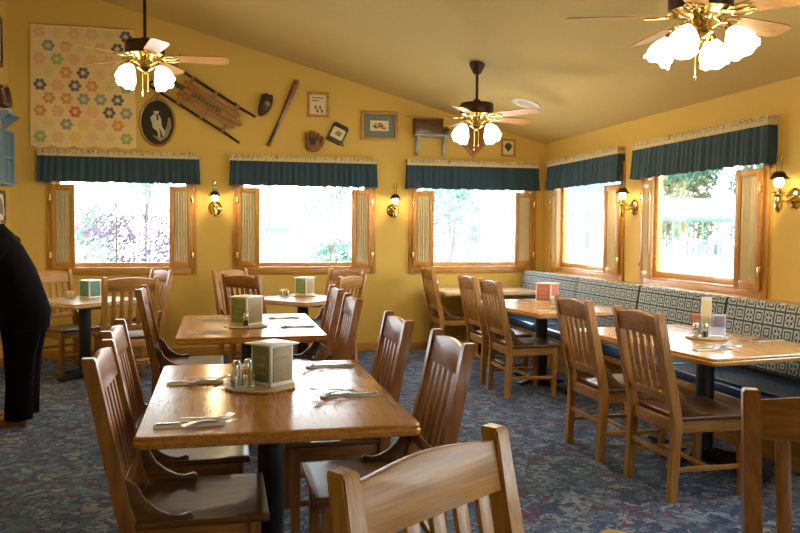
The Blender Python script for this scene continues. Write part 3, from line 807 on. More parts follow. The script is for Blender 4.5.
# oval portrait
t = on_wall('oval_portrait', 'oval gilt framed dark photograph of a seated child beside the sled', 'picture', -.675, 2.60)
b = B(); rows = []
for w_, y_ in ((0, 0), (0, -.018), (.012, -.026), (.024, -.020), (.028, -.012), (.028, 0)):
    rows.append([(x, y_, z) for x, z in circ(.198 - w_, 48, .268 - w_)])
b.grid(rows, closed_u=True, closed_v=True); b.build('frame', M_GILT, t, 60)
b = B(); b.prism(circ(.172, 48, .242), 0, .010, MW)
b.prism([(-.06, -.14), (.05, -.16), (.10, -.03), (.115, .06), (.14, .05), (.15, -.04), (.11, -.15), (.03, -.21)], .0102, .0106, MW, mi=2)
b.prism([(-.055, -.02), (-.075, .05), (-.045, .085), (.015, .085), (.04, .04), (.045, -.035), (.075, -.09), (.075, -.14), (.055, -.15), (.04, -.10), (.015, -.06), (.03, -.12), (.03, -.17), (.01, -.17), (-.0, -.10), (-.05, -.06)], .0108, .0112, MW, mi=1)
b.prism(circ(.028, 16, .035), .0115, .0119, MW @ Matrix.Translation((-.012, .12, 0)), mi=1)
b.prism([(-.038, .125), (.014, .125), (.012, .148), (-.01, .158), (-.034, .15)], .0121, .0124, MW, mi=0)
b.prism([(-.012, .085), (.008, .085), (.012, .03), (-.006, .02)], .0115, .0118, MW, mi=0)
b.build('photograph', [M_PHOTO, M_PHOTOPALE, M_PHOTOMID], t, 0)
# sled: long axis runs down to the right
ang = math.atan2(-.56, .93)
t = on_wall('wooden_sled', 'old wooden runner sled hung slanting beside the oval portrait', 'sled', -.165, 2.83, ang)
for k, zz in enumerate((-.068, 0, .068)):
    L0, L1 = ((-.30, .40) if k != 1 else (-.44, .46))
    b = B(); b.prism([(L0, zz - .030), (L1 - .03, zz - .031), (L1, zz - .016), (L1, zz + .016), (L1 - .03, zz + .031), (L0, zz + .030)], .085, .098, MW, bev=.002)
    if k == 1:
        rs = random.Random(3); x = -.16
        while x < .2:
            w_ = rs.choice((.016, .024, .03)); b.prism(rect(x, x + w_, -.02, .02), .0982, .0985, MW, mi=1); x += w_ + .012
        b.prism(rect(-.42, -.26, -.022, .022), .0982, .0985, MW, mi=1)
    b.build('deck_slat', [SLEDW['x'], M_GREENINK], t)
for xx in (-.24, .05, .32):
    b = B(); b.prism(rect(xx - .02, xx + .02, -.175, .175), .068, .085, MW, bev=.002); b.build('cross_bar', SLEDW['z'], t)
for s in (-1, 1):
    b = B(); zz = s * .165
    b.tube([(-.56, -.07, zz - s * .07), (-.60, -.05, zz - s * .03), (-.585, -.035, zz), (-.52, -.022, zz), (-.3, -.018, zz), (.3, -.018, zz), (.54, -.022, zz * 1.05)], .014, 8)
    b.tube([(-.56, -.075, zz), (-.2, -.06, zz), (.36, -.05, zz), (.54, -.022, zz * 1.05)], .012, 8)
    for xx in (-.22, .30):
        b.tube([(xx - .03, -.018, zz), (xx, -.072, zz), (xx + .03, -.018, zz)], .009, 6)
        b.box((xx, -.06, zz), (.07, .03, .035), .006)
    b.build('runner', M_BRONZE, t)
b = B(); b.prism([(-.49, -.30), (-.45, -.30), (-.435, 0), (-.45, .30), (-.49, .30), (-.475, 0)], .098, .116, MW, bev=.002); b.build('steering_bar', SLEDW['z'], t)
# first glove: dark folded mitt with a ball
t = on_wall('baseball_glove', 'small dark brown mitt holding a ball, upper left of the bat', 'baseball glove', .495, 2.835, R(-8))
b = B(); poly = [(-.062, .04), (-.05, .115), (-.01, .135), (.035, .12), (.068, .13), (.078, .06), (.07, -.02), (.02, -.10), (-.03, -.135), (-.062, -.12), (-.07, -.04)]
b.prism(poly, 0, .075, MW, bev=.018); b.prism([(-.03, .10), (.04, .10), (.055, .0), (.01, -.08), (-.035, -.09), (-.045, .02)], .07, .088, MW, bev=.008); b.build('mitt_body', M_LEATHER1, t, 60)
b = B(); b.lathe([(0, -.03)] + [(.03 * math.cos(q), .03 * math.sin(q)) for q in [R(a_) for a_ in range(-75, 76, 15)]] + [(0, .03)], 16, (.02, -.098, .01)); b.build('ball', M_PHOTOMID, t, 60)
# bat
t = on_wall('baseball_bat', 'long dark wooden baseball bat hung slanting on the back wall', 'baseball bat', .693, 2.755, math.atan2(.75, .33))
L = .41
b = B(); b.lathe([(.0, -L), (.024, -L), (.026, -L + .012), (.016, -L + .03), (.0145, -.15), (.018, -.02), (.026, .12), (.033, .25), (.034, .36), (.030, L - .008), (.018, L), (0, L)], 20, (0, -.0335, 0), (0, PI / 2, 0)); b.build('barrel', BATW['x'], t, 60)
b = B(); b.lathe([(.0165, -L + .03), (.0165, -.12), (.0150, -.12)], 16, (0, -.0335, 0), (0, PI / 2, 0)); b.build('grip_tape', M_LEATHER1, t)
# framed pictures
def framed(name, label, x, z, w, h, fw, fm, draw, mat=None, mw=0):
    t = on_wall(name, label, 'picture', x, z)
    b = B()
    for (cx, cz, dx, dz) in ((0, h / 2 - fw / 2, w, fw), (0, -h / 2 + fw / 2, w, fw)): b.box((cx, -.012, cz), (dx, .024, dz), .004)
    for sx in (-1, 1): b.box((sx * (w / 2 - fw / 2), -.012, 0), (fw, .024, h - 2 * fw), .004)
    b.build('frame', fm, t)
    wi, hi = w - 2 * fw, h - 2 * fw
    if mat:
        b = B(); b.box((0, -.006, 0), (wi, .010, hi)); b.build('mount', mat, t, 0)
        wi -= 2 * mw; hi -= 2 * mw
    b = B(); b.box((0, -.0075 if not mat else -.0085, 0), (wi, .008, hi)); draw(b, wi, hi, .0115 if not mat else .0126); b.build('print', [M_CREAM, M_INK, M_PLANT, M_PHOTOMID], t, 0)
    return t
def d1(b, w, h, y):
    rs = random.Random(5)
    for zz, n_ in ((h * .36, 8), (h * .22, 5)):
        x = -w * .38
        for k in range(n_):
            b.prism(rect(x, x + .012, zz - .008, zz + .008 * rs.uniform(.3, 1)), y, y + .0004, MW, mi=1); x += w * .09
    for cx in (-w * .16, w * .12, -w * .05, w * .22):
        cz = -h * .12 if cx in (-w * .16, w * .12) else -h * .30
        b.prism([(cx - .012, cz - .02), (cx + .01, cz - .022), (cx + .016, cz + .006), (cx, cz + .022), (cx - .016, cz + .008)], y, y + .0004, MW, mi=3)
        b.prism(rect(cx - .006, cx + .006, cz - .012, cz + .008), y + .0004, y + .0006, MW, mi=1)
def d2(b, w, h, y):
    rs = random.Random(9)
    for k in range(14):
        cx, cz = rs.uniform(-.3, .3) * w, rs.uniform(-.28, .22) * h
        b.prism([(cx - .022, cz - .006), (cx + .012, cz - .01), (cx + .024, cz + .006), (cx, cz + .014)], y + k * .00005, y + .0002 + k * .00005, MW, mi=3 if k % 3 else 1)
def d3(b, w, h, y):
    for k in range(7):
        a = R(-60 + 20 * k); c, s = math.sin(a), math.cos(a)
        b.prism([(-.004, -h * .28), (.004, -h * .28), (c * .05 + .010, -h * .1 + s * .07), (c * .055, -h * .08 + s * .085), (c * .05 - .010, -h * .1 + s * .07)], y + k * .0001, y + .0003 + k * .0001, MW, mi=2)
framed('framed_print', 'small cream certificate-like print in a brown frame, right of the bat', 1.10, 2.868, .25, .285, .03, TRIM['x'], d1)
framed('framed_print', 'bird sketch with grey mat in a broad wooden frame, largest of the framed prints', 1.82, 2.655, .44, .34, .035, TRIM['x'], d2, M_MAT, .075)
framed('framed_print', 'tiny plant print in a wooden frame, right of the middle fan lights', 3.425, 2.445, .185, .215, .026, TRIM['x'], d3)
# brown glove with fingers
t = on_wall('baseball_glove', 'brown leather fielding glove hung fingers up, below the small framed print', 'baseball glove', 1.035, 2.445)
b = B(); b.prism([(-.085, -.03), (-.07, .03), (.07, .03), (.095, -.02), (.085, -.085), (.04, -.118), (-.04, -.118), (-.08, -.085)], 0, .06, MW, bev=.018)
b.build('palm', M_LEATHER2, t, 60)
for k, (x, h_) in enumerate(((-.062, .10), (-.022, .118), (.018, .115), (.057, .098))):
    b = B(); b.tube([(x * .9, -.035, -.02), (x, -.048, .05), (x * 1.02, -.05, h_ - .02), (x * 1.02, -.045, h_)], [.02, .021, .02, .012], 10); b.build('glove_finger', M_LEATHER2, t, 60)
b = B(); b.tube([(.075, -.03, -.07), (.108, -.045, -.02), (.112, -.05, .03), (.100, -.045, .06)], [.02, .023, .02, .011], 10); b.build('glove_thumb', M_LEATHER2, t, 60)
b = B(); b.prism([(-.03, -.04), (.03, -.04), (.035, .035), (-.035, .035)], .06, .066, MW); b.build('web', M_LEATHER1, t)
# dark tilted keepsake
t = on_wall('hanging_keepsake', 'dark green and cream tilted keepsake with a tassel, right of the brown glove', 'wall ornament', 1.325, 2.545, R(-25))
b = B(); b.prism(rrect(.19, .235, .03), 0, .035, MW, bev=.006); b.build('dark_body', plain('keepsake_green', (.018, .035, .022), .5, var=.4, bscale=30), t, 50)
b = B(); b.prism(rrect(.15, .125, .012), .035, .041, MW); b.prism([(-.04, -.02), (.03, -.03), (.05, .02), (-.01, .035)], .041, .0415, MW, mi=1); b.build('cream_panel', [M_CREAM, M_PHOTOMID], t, 50)
b = B(); b.tube([(.085, -.02, -.07), (.11, -.025, -.085), (.115, -.02, -.11)], [.006, .008, .014], 8); b.build('tassel', M_LEATHER2, t)
# wall shelf with box and plant
t = on_wall('wall_shelf', 'small grey blue wall shelf with two curved brackets, left of the middle fan', 'shelf', 2.435, 2.55)
b = B(); b.box((0, -.085, 0), (.44, .17, .022), .005); b.build('shelf_board', M_GREYBLUE, t)
for x in (-.165, .165):
    b = B(); b.prism([(0, -.012), (.14, -.012), (.13, -.05), (.07, -.09), (.045, -.15), (.05, -.20), (.02, -.23), (0, -.23)], -.02, .02, Matrix.Translation((x, 0, 0)) @ Matrix(((0, 0, 1, 0), (-1, 0, 0, 0), (0, 1, 0, 0), (0, 0, 0, 1))), bev=.004)
    b.build('shelf_bracket', M_GREYBLUE, t)
t = thing('wooden_box', 'dark red brown wooden box standing on the grey blue wall shelf', 'box', (2.39, YB - .085, 2.561))
b = B(); b.box((0, 0, .085), (.34, .13, .17), .005); b.build('box_body', DARKW['x'], t)
b = B(); b.box((0, 0, .181), (.35, .14, .022), .005); b.build('lid', DARKW['x'], t)
t = thing('potted_plant', 'small dark green plant in a pot at the right end of the wall shelf', 'plant', (2.61, YB - .085, 2.561))
b = B(); b.lathe([(.0, 0), (.028, 0), (.036, .045), (.03, .045), (.0, .04)], 16); b.build('pot', M_MAT, t)
b = B(); rl = random.Random(2)
for k in range(60):
    v = Vector((rl.gauss(0, 1), rl.gauss(0, 1), abs(rl.gauss(0, 1)))).normalized(); p = Vector((0, 0, .05)) + v * rl.uniform(.02, .045)
    a = v.orthogonal().normalized() * .012; c = v.cross(a).normalized() * .012
    b.bm.faces.new([b.bm.verts.new(q) for q in (p - a, p - c * .6 + v * .01, p + a, p + c * .6 + v * .012)])
b.build('foliage', M_PLANT, t)
# diamond board
t = on_wall('diamond_plaque', 'brown wooden board hung as a diamond behind the middle fan lights', 'wall plaque', 2.985, 2.60, R(45))
b = B(); b.box((0, -.012, 0), (.41, .024, .41), .006); b.build('board', SLEDW['x'], t)
b = B()
for cx, cz, dx, dz in ((0, .192, .41, .026), (0, -.192, .41, .026), (.192, 0, .026, .358), (-.192, 0, .026, .358)): b.box((cx, -.028, cz), (dx, .008, dz), .002)
b.build('moulding', TRIM['x'], t)

# left wall: blue cubby shelf, slanted shelf with figurine, pictures
t = thing('cubby_shelf', 'blue painted wall cubby with open compartments at the left picture edge', 'shelf', (XL, 8.62, 1.86))
b = B(); b.box((.055, 0, .009), (.11, .42, .018)); b.box((.055, 0, .541), (.11, .42, .018)); b.box((.055, .201, .275), (.11, .018, .514)); b.box((.055, -.201, .275), (.11, .018, .514))
b.build('carcass', M_BLUEWOOD, t, 0)
b = B(); b.box((.052, 0, .275), (.104, .384, .014)); b.box((.052, 0, .155), (.104, .014, .22)); b.box((.052, 0, .41), (.104, .014, .24)); b.build('divider', M_BLUEWOOD, t, 0)
t = thing('bracket_shelf', 'blue painted shelf on a sloping bracket above the cubby, far left', 'shelf', (XL, 8.58, 2.565))
b = B(); b.box((.085, 0, 0), (.17, .50, .024), .003); b.build('shelf_board', M_BLUEWOOD, t)
for yy in (-.19, .19):
    b = B(); b.prism([(0, -.012), (.16, -.012), (.13, -.04), (.03, -.13), (0, -.14)], -.011, .011, Matrix.Translation((0, yy, 0)) @ Matrix(((1, 0, 0, 0), (0, 0, -1, 0), (0, 1, 0, 0), (0, 0, 0, 1)))); b.build('shelf_bracket', M_BLUEWOOD, t)
t = thing('rooster_figurine', 'dark red brown bird figurine with pale base on the blue bracket shelf', 'figurine', (XL + .08, 8.60, 2.577))
b = B(); b.lathe([(0, 0), (.065, 0), (.07, .02), (.05, .05), (0, .052)], 16); b.build('base', M_CREAM, t)
b = B(); b.tube([(0, -.09, .10), (0, -.05, .09), (0, .02, .10), (0, .06, .17), (0, .075, .24), (0, .09, .275)], [.015, .05, .068, .05, .032, .02], 12, cap=True)
b.tube([(0, -.05, .10), (0, -.10, .18), (0, -.13, .25), (0, -.17, .22)], [.035, .035, .022, .008], 10); b.tube([(0, 0, .05), (0, 0, .09)], .03, 8); b.build('bird_body', DARKW['z'], t, 60)
b = B(); b.prism([(.06, .27), (.08, .31), (.09, .285), (.105, .30), (.11, .26)], -.006, .006, Matrix(((0, 0, 1, 0), (1, 0, 0, 0), (0, 1, 0, 0), (0, 0, 0, 1)))); b.build('comb', FLOWER[5], t)
def left_frame(label, y, z, w, h):
    t = thing('framed_print', label, 'picture', (XL, y, z), PI / 2)
    b = B()
    for cz in (-1, 1): b.box((0, -.012, cz * (h / 2 - .02)), (w, .024, .04), .003)
    for cx in (-1, 1): b.box((cx * (w / 2 - .02), -.012, 0), (.04, .024, h - .08), .003)
    b.build('frame', DARKW['x'], t); b = B(); b.box((0, -.006, 0), (w - .08, .01, h - .08)); b.build('print', M_CREAM, t, 0)
left_frame('tall narrow dark framed print high at the left picture edge', 8.58, 3.32, .42, .50)
left_frame('dark framed print behind the head of the person in black', 8.60, 1.64, .42, .34)

# ------------------------------------------------------------------ table settings
def napkin_proto():
    b = B()
    rows = []
    for i in range(13):
        u = i / 12; x = -.12 + .24 * u
        w = .027 + .002 * math.sin(u * 7); h = .006 + .0015 * math.sin(u * 9 + 1)
        rows.append([(x, w * math.cos(a), max(0, .0005 + h * (.9 if math.sin(a) > 0 else .02) * math.sin(a) + .0005)) for a in [2 * PI * k / 14 for k in range(14)]])
    b.loft(rows); return b.build('rolled_napkin', M_NAPKIN, None, 50)
def knife_proto():
    b = B(); b.prism([(-.105, -.008), (-.02, -.006), (0, -.008), (.09, -.009), (.105, -.004), (.105, .004), (.09, .007), (0, .006), (-.02, .006), (-.105, .008)], 0, .003, bev=.0008)
    return b.build('table_knife', M_STEEL, None, 40)
def fork_proto():
    b = B()
    prof = [(-.095, .007, .0), (-.06, .006, .003), (.0, .0035, .005), (.03, .005, .003), (.045, .011, .001)]
    b.loft([[(x, -w, z), (x, w, z), (x, w, z + .0022), (x, -w, z + .0022)] for x, w, z in prof])
    for k in range(4):
        y = (k - 1.5) * .0062
        b.loft([[(x, y - .0019, z), (x, y + .0019, z), (x, y + .0019, z + .002), (x, y - .0019, z + .002)] for x, z in ((.044, .001), (.07, .0), (.092, .006))])
    return b.build('table_fork', M_STEEL, None, 40)
def spoon_proto():
    b = B()
    prof = [(-.09, .007, .001), (-.05, .005, .003), (.0, .0035, .005), (.03, .0045, .003), (.04, .011, .001), (.055, .0185, .0), (.072, .019, .0), (.087, .012, .002), (.094, .003, .004)]
    b.loft([[(x, -w, z + .003), (x, 0, z), (x, w, z + .003), (x, 0, z + .0022)] for x, w, z in prof])
    return b.build('table_spoon', M_STEEL, None, 50)
NK, KN, FK, SP = napkin_proto(), knife_proto(), fork_proto(), spoon_proto()
for o_ in (FK, SP): o_.scale = (1.12, 1.3, 1.3)
KN.scale = (1.05, 1.2, 1.3)
used = set()
def put(proto, loc, rz, label, cat, group, tilt=(0, 0)):
    o = proto
    if proto.name in used:
        o = proto.copy(); COL.objects.link(o)
    used.add(proto.name)
    o.location = loc; o.rotation_euler = (tilt[0], tilt[1], rz); return tag(o, label, cat, group)
TZ = .7497
def setting(x, y, rz, flip, where, third='fork'):
    """napkin roll with a knife along it and a fork and spoon crossed on its inner end"""
    put(NK, (x, y, TZ), rz, 'rolled paper napkin %s' % where, 'napkin', 'rolled napkins')
    d = Vector((math.cos(rz), math.sin(rz))) * flip; n_ = Vector((-d.y, d.x))
    zt = TZ + .0092
    p = Vector((x, y)) + n_ * .008
    put(KN, (p.x, p.y, zt), rz + (PI if flip < 0 else 0), 'steel knife lying along the napkin %s' % where, 'knife', 'table knives')
    p = Vector((x, y)) + d * .062 + n_ * .004
    put(FK, (p.x, p.y, zt + .004), rz + (PI if flip < 0 else 0) + R(34), 'steel fork crossed over the napkin %s' % where, 'fork', 'table forks')
    p = Vector((x, y)) + d * .060 - n_ * .012
    put(SP, (p.x, p.y, zt + .009), rz + (PI if flip < 0 else 0) - R(24), 'steel spoon crossed over the napkin %s' % where, 'spoon', 'table spoons')
setting(-.105, 2.735, R(3), 1, 'at the near left place of the nearest table')
setting(-.11, 3.49, R(2), 1, 'at the far left place of the nearest table')
setting(.51, 3.11, R(1), -1, 'at the near right place of the nearest table')
setting(.525, 3.80, R(2), -1, 'at the far right place of the nearest table')
setting(-.10, 5.22, R(2), 1, 'at the near left place of the second table')
setting(-.10, 5.89, R(3), 1, 'at the far left place of the second table')
setting(.52, 5.42, R(1), -1, 'at the near right place of the second table')
setting(.47, 5.98, R(2), -1, 'at the far right place of the second table')
setting(2.76, 3.95, R(4), 1, 'at the near aisle place of the near booth table')
setting(3.33, 4.22, R(3), -1, 'at the bench side of the near booth table')
setting(2.74, 4.83, R(3), 1, 'at the far aisle place of the near booth table')
setting(2.76, 6.22, R(3), 1, 'at the near aisle place of the middle booth table')
setting(2.74, 6.98, R(-3), 1, 'at the far aisle place of the middle booth table')

def menu_stand(label, x, y, z, rz, s, h, mats, group='cornered menu card stands', ov=1.06):
    t = thing('menu_stand', label, 'menu stand', (x, y, z), rz, group)
    b = B(); b.box((0, 0, .006), (s, s, .012), .002); b.build('base', M_WHITE, t)
    b = B(); b.box((0, 0, h - .004), (s * ov, s * ov, .008), .002); b.build('top_plate', M_WHITE, t)
    b = B(); b.box((0, 0, h / 2 + .002), (s * .955, s * .955, h - .020), .002); b.build('core', M_WHITE, t)
    for k in range(4):
        a = k * PI / 2; c, s_ = math.cos(a), math.sin(a)
        b = B(); b.box((c * (s / 2 - .003), s_ * (s / 2 - .003), h / 2 + .002), (.006, s * .80, h - .030), .0015, rot=(0, 0, a))
        for q in range(3):
            b.box((c * (s / 2 + .0002), s_ * (s / 2 + .0002), h * (.28 + .2 * q)), (.0008, s * (.5 - .12 * (q % 2)), h * .06), rot=(0, 0, a), mi=1)
        b.build('menu_card', [mats[k % len(mats)], mats[(k + 1) % len(mats)]], t)
    return t
def shaker(label, x, y, z, fill, group='salt and pepper shakers'):
    t = thing('shaker', label, 'shaker', (x, y, z), 0, group)
    b = B(); b.lathe([(.0, .0), (.021, .0), (.022, .006), (.018, .065), (.016, .066), (.018, .01), (.0, .008)], 14); b.build('glass_body', M_GLASS, t)
    b = B(); b.lathe([(0, .009), (.0165, .009), (.015, .045), (0, .046)], 14); b.build('contents', fill, t)
    b = B(); b.lathe([(.019, .062), (.0195, .075), (.016, .092), (.008, .1), (0, .101)], 14); b.build('cap', M_CHROME, t)
    return t
def tray(label, x, y, r=.145):
    t = thing('round_tray', label, 'tray', (x, y, TZ), 0, 'round caddy trays')
    b = B(); b.lathe([(0, 0), (r - .012, 0), (r, .004), (r + .002, .010), (r - .003, .0125), (r - .01, .0105), (0, .010)], 40); b.build('tray_plate', M_TRAY['x'], t); return TZ + .0105
def packets(label, x, y, z, colr=M_YELLOW):
    t = thing('sugar_caddy', label, 'sugar caddy', (x, y, z), R(20), 'packet caddies')
    b = B(); w = .042
    for cx, cy, dx, dy in ((0, .033, .088, .004), (0, -.033, .088, .004), (.042, 0, .004, .062), (-.042, 0, .004, .062)): b.box((cx, cy, .028), (dx, dy, .052), .001)
    b.box((0, 0, .003), (.088, .07, .004)); b.build('glass_box', M_GLASS, t)
    for k in range(5):
        b = B(); b.box((-.03 + .015 * k, 0, .040), (.006, .052, .068), .001, rot=(0, R(6 - 3 * k), 0)); b.build('packet', colr if k > 1 else M_WHITE, t)
z = tray('round pale tray carrying the menu stand on the nearest table', .165, 3.36, .148)
menu_stand('white topped menu stand with grey green cards on the nearest table', .215, 3.385, z, R(38), .132, .178, [M_TANCARD, M_SAGE, M_SAGE, M_TANCARD], ov=1.26)
shaker('left glass salt shaker on the tray of the nearest table', .065, 3.41, z, M_SALT)
shaker('right glass pepper shaker on the tray of the nearest table', .112, 3.44, z, M_PEPPER)
packets('clear caddy of yellow packets on the tray of the nearest table', .085, 3.33, z)
z = tray('round pale tray carrying the menu stand on the second table', .17, 5.52, .15)
menu_stand('menu stand with green and tan cards on the second table', .175, 5.56, z, R(45), .165, .20, [M_TANCARD, M_GREENCARD, M_GREENCARD, M_TANCARD])
shaker('dark pepper shaker standing before the menu stand of the second table', .165, 5.405, z, M_PEPPER)
menu_stand('menu stand with teal cards on the table under the left back window', -1.25, 8.12, TZ, R(50), .145, .175, [M_TEALCARD, M_TEALCARD, M_TEALCARD, M_TEALCARD])
packets('small pale packet caddy left of the teal menu stand', -1.42, 8.05, TZ)
z = tray('round pale tray under the menu stand of the middle window table', .83, 8.02, .13)
menu_stand('menu stand with green and tan cards on the middle window table', .84, 8.04, z, R(50), .15, .18, [M_TANCARD, M_GREENCARD, M_GREENCARD, M_TANCARD])
packets('small pale packet caddy left of the menu stand on the middle window table', .63, 7.985, TZ)
menu_stand('white menu stand with pink and rose cards on the middle booth table', 3.06, 6.98, TZ, R(40), .17, .185, [M_PINK, M_ROSE, M_ROSE, M_PINK])
packets('yellow packet caddy in front of the pink menu stand', 3.06, 6.78, TZ)
shaker('small pale shaker on the corner table', 2.45, 8.75, TZ, M_SALT)
# near booth table caddy
z = tray('round pale tray with upright cards on the near booth table', 3.03, 4.40, .13)
t = thing('card_holder', 'clear plastic holder with upright cards on the near booth table', 'card holder', (3.05, 4.42, z), R(-20))
b = B(); b.box((0, 0, .004), (.20, .09, .008), .002)
for yy in (-.04, 0, .04): b.box((0, yy, .07), (.20, .003, .126))
b.build('clear_body', M_GLASS, t)
def card(name, label, x, y, z, w, h, rz, tilt, m, m2):
    t = thing(name, label, 'card', (x, y, z), 0, None, rot=(tilt, 0, rz))
    b = B(); b.box((0, 0, h / 2), (w, .003, h), .0005); b.build('sheet', m, t)
    b = B(); b.box((0, -.0019, h * .52), (w * .74, .0008, h * .78)); b.build('printed_panel', m2, t)
def slot(lx, ly):
    c_, s_ = math.cos(R(-20)), math.sin(R(-20)); return 3.05 + lx * c_ - ly * s_, 4.42 + lx * s_ + ly * c_
card('table_card', 'coral card standing left in the holder on the near booth table', *slot(-.05, .02), z + .009, .085, .135, R(-20), 0, M_ORANGE, M_PINK)
card('table_card', 'lavender card with dark border standing right in the card holder', *slot(.062, -.02), z + .009, .086, .135, R(-20), 0, M_DKPURPLE, M_PURPLE)
card('leaflet', 'tall pale leaflet standing up out of the card holder', *slot(-.018, -.02), z + .009, .065, .245, R(-20), 0, M_LEAFLET, M_CREAM)
shaker('glass salt shaker left of the cards on the near booth table', 2.93, 4.37, z, M_SALT)
shaker('dark pepper shaker in front of the coral card', 2.965, 4.325, z, M_PEPPER)

# ------------------------------------------------------------------ person in black at the left edge
def skin_obj(name, joints, edges, mat, parent=None, sub=2, root=0):
    me = bpy.data.meshes.new(name)
    me.from_pydata([j[0] for j in joints], edges, []); me.update()
    o = bpy.data.objects.new(name, me); COL.objects.link(o)
    if parent: o.parent = parent
    o.modifiers.new('Skin', 'SKIN').use_smooth_shade = True
    for i, j in enumerate(joints):
        r = j[1] if isinstance(j[1], tuple) else (j[1], j[1])
        me.skin_vertices[0].data[i].radius = r
        me.skin_vertices[0].data[i].use_root = (i == root)
    o.modifiers.new('Sub', 'SUBSURF').levels = sub; o.modifiers['Sub'].render_levels = sub
    me.materials.append(mat)
    return o
def make_person():
    # local frame: the person faces -x; origin on the floor between the feet
    t = thing('person', 'person in a loose black jacket and black trousers, leaning left at the picture edge', 'person', (-1.45, 6.15, 0))
    J, E = [], []
    def j(p, r, par=None):
        J.append((p, r)); i = len(J) - 1
        if par is not None: E.append((par, i))
        return i
    pel = j((.03, 0, .90), (.09, .11)); sp = j((.0, 0, 1.06), (.08, .10), pel); ch = j((-.08, 0, 1.25), (.08, .11), sp); ns = j((-.12, 0, 1.37), (.055, .06), ch)
    nk = j((-.145, 0, 1.45), (.052, .052), ns); hb = j((-.195, 0, 1.515), (.088, .080), nk); hd = j((-.20, 0, 1.595), (.122, .104), hb); ht = j((-.195, 0, 1.675), (.098, .090), hd)
    for s in (-1, 1):
        hp = j((.05, s * .09, .80), (.075, .07), pel); kn = j((.03, s * .103, .48), (.055, .055), hp); an = j((.02, s * .10, .09), (.042, .042), kn); ft = j((-.10, s * .105, .035), (.035, .03), an); j((-.19, s * .11, .03), (.025, .022), ft)
        sh = j((-.10, s * .165, 1.29), (.045, .045), ch); el = j((-.235, s * .235, 1.075), (.04, .04), sh); wr = j((-.45, s * .17, .99), (.03, .033), el); pm = j((-.52, s * .16, .975), (.022, .038), wr)
        for k, (dy, L) in enumerate(((-.028, .07), (-.009, .08), (.010, .076), (.028, .06))):
            a1 = j((-.57, s * .16 + dy, .965), .0095, pm); a2 = j((-.57 - L * .5, s * .16 + dy * 1.05, .955), .0088, a1); j((-.57 - L, s * .16 + dy * 1.05, .935), .0078, a2)
        b1 = j((-.50, s * .16 - s * .038, .965), .011, pm); j((-.535, s * .16 - s * .06, .95), .009, b1)
    body = skin_obj('body', J, E, M_SKIN, t)
    # face features on the body's head
    b = B()
    b.bm.free()
    for s in (-1, 1):
        b = B(); b.lathe([(0, -.011), (.009, -.006), (.011, 0), (.009, .006), (0, .011)], 12, (-.288, s * .034, 1.61)); ey = b.build('eye', M_SALT, t, 60)
        b = B(); b.lathe([(0, -.006), (.005, -.003), (.006, 0), (.005, .003), (0, .006)], 12, (-.2955, s * .0355, 1.61)); b.build('iris', M_HAIR, ey, 60)
        b = B(); b.tube([(-.297, s * .016, 1.632), (-.296, s * .035, 1.637), (-.283, s * .055, 1.63)], [.004, .005, .003], 8); b.build('eyebrow', M_HAIR, t, 60)
    b = B(); b.tube([(-.282, 0, 1.625), (-.298, 0, 1.595), (-.305, 0, 1.575), (-.285, 0, 1.565)], [.008, .011, .013, .008], 10); b.build('nose', M_SKIN, t, 60)
    b = B(); b.tube([(-.266, -.026, 1.535), (-.279, 0, 1.537), (-.266, .026, 1.535)], [.003, .007, .003], 8); b.build('mouth', plain('lips', (.42, .14, .12), .5), t, 60)
    for s in (-1, 1):
        b = B(); b.tube([(-.165, s * .084, 1.565), (-.155, s * .092, 1.585), (-.152, s * .094, 1.61), (-.175, s * .088, 1.62)], [.010, .012, .012, .007], 10); b.build('ear', M_SKIN, t, 60)
    # hair: cap over the skull, short at the nape
    b = B(); rows = []
    for i in range(9):
        ph = R(-5 + 95 * i / 8); rr = math.cos(ph); row = []
        for k in range(28):
            a = 2 * PI * k / 28; x = rr * math.cos(a); y = rr * math.sin(a); zz = math.sin(ph)
            fr = max(0, -math.cos(a))
            row.append((-.185 + x * .112, y * .097, 1.60 + zz * .125 + (.06 * fr * (1 - i / 8) if i < 8 else 0) - (.075 * max(0, math.cos(a)) * (1 - i / 8))))
        rows.append(row)
    b.loft(rows); b.build('hair', M_HAIR, t, 60)
    # jacket and trousers: elliptical sections, faintly creased
    def ell(cx, cy, rx, ry, z, n=28, cr=.006):
        return [(cx + (rx + cr * math.sin(5 * q + z * 22)) * math.cos(q), cy + (ry + cr * math.sin(4 * q + z * 17)) * math.sin(q), z) for q in [2 * PI * k / n for k in range(n)]]
    b = B()
    b.loft([ell(*q) for q in ((-.145, 0, .062, .068, 1.455), (-.15, 0, .078, .085, 1.435), (-.125, 0, .112, .15, 1.375), (-.09, 0, .138, .205, 1.29), (-.03, 0, .155, .205, 1.13), (.015, 0, .170, .205, .97), (.045, 0, .185, .22, .82), (.045, 0, .175, .22, .70), (.045, 0, .155, .20, .695))])
    b.build('jacket', M_BLACKCLOTH, t, 60)
    for s in (-1, 1):
        b = B(); b.tube([(-.06, s * .15, 1.335), (-.09, s * .20, 1.28), (-.17, s * .235, 1.15), (-.25, s * .24, 1.06), (-.36, s * .205, 1.02), (-.47, s * .172, .992)], [.06, .08, .075, .07, .058, .05], 16); b.build('sleeve', M_BLACKCLOTH, t, 60)
        b = B(); b.loft([ell(*q, 20) for q in ((.05, s * .085, .13, .095, .86), (.05, s * .095, .135, .105, .70), (.04, s * .105, .105, .095, .50), (.03, s * .105, .092, .088, .30), (.02, s * .105, .095, .088, .05), (.02, s * .105, .08, .075, .048))]); b.build('trouser_leg', M_BLACKCLOTH, t, 60)
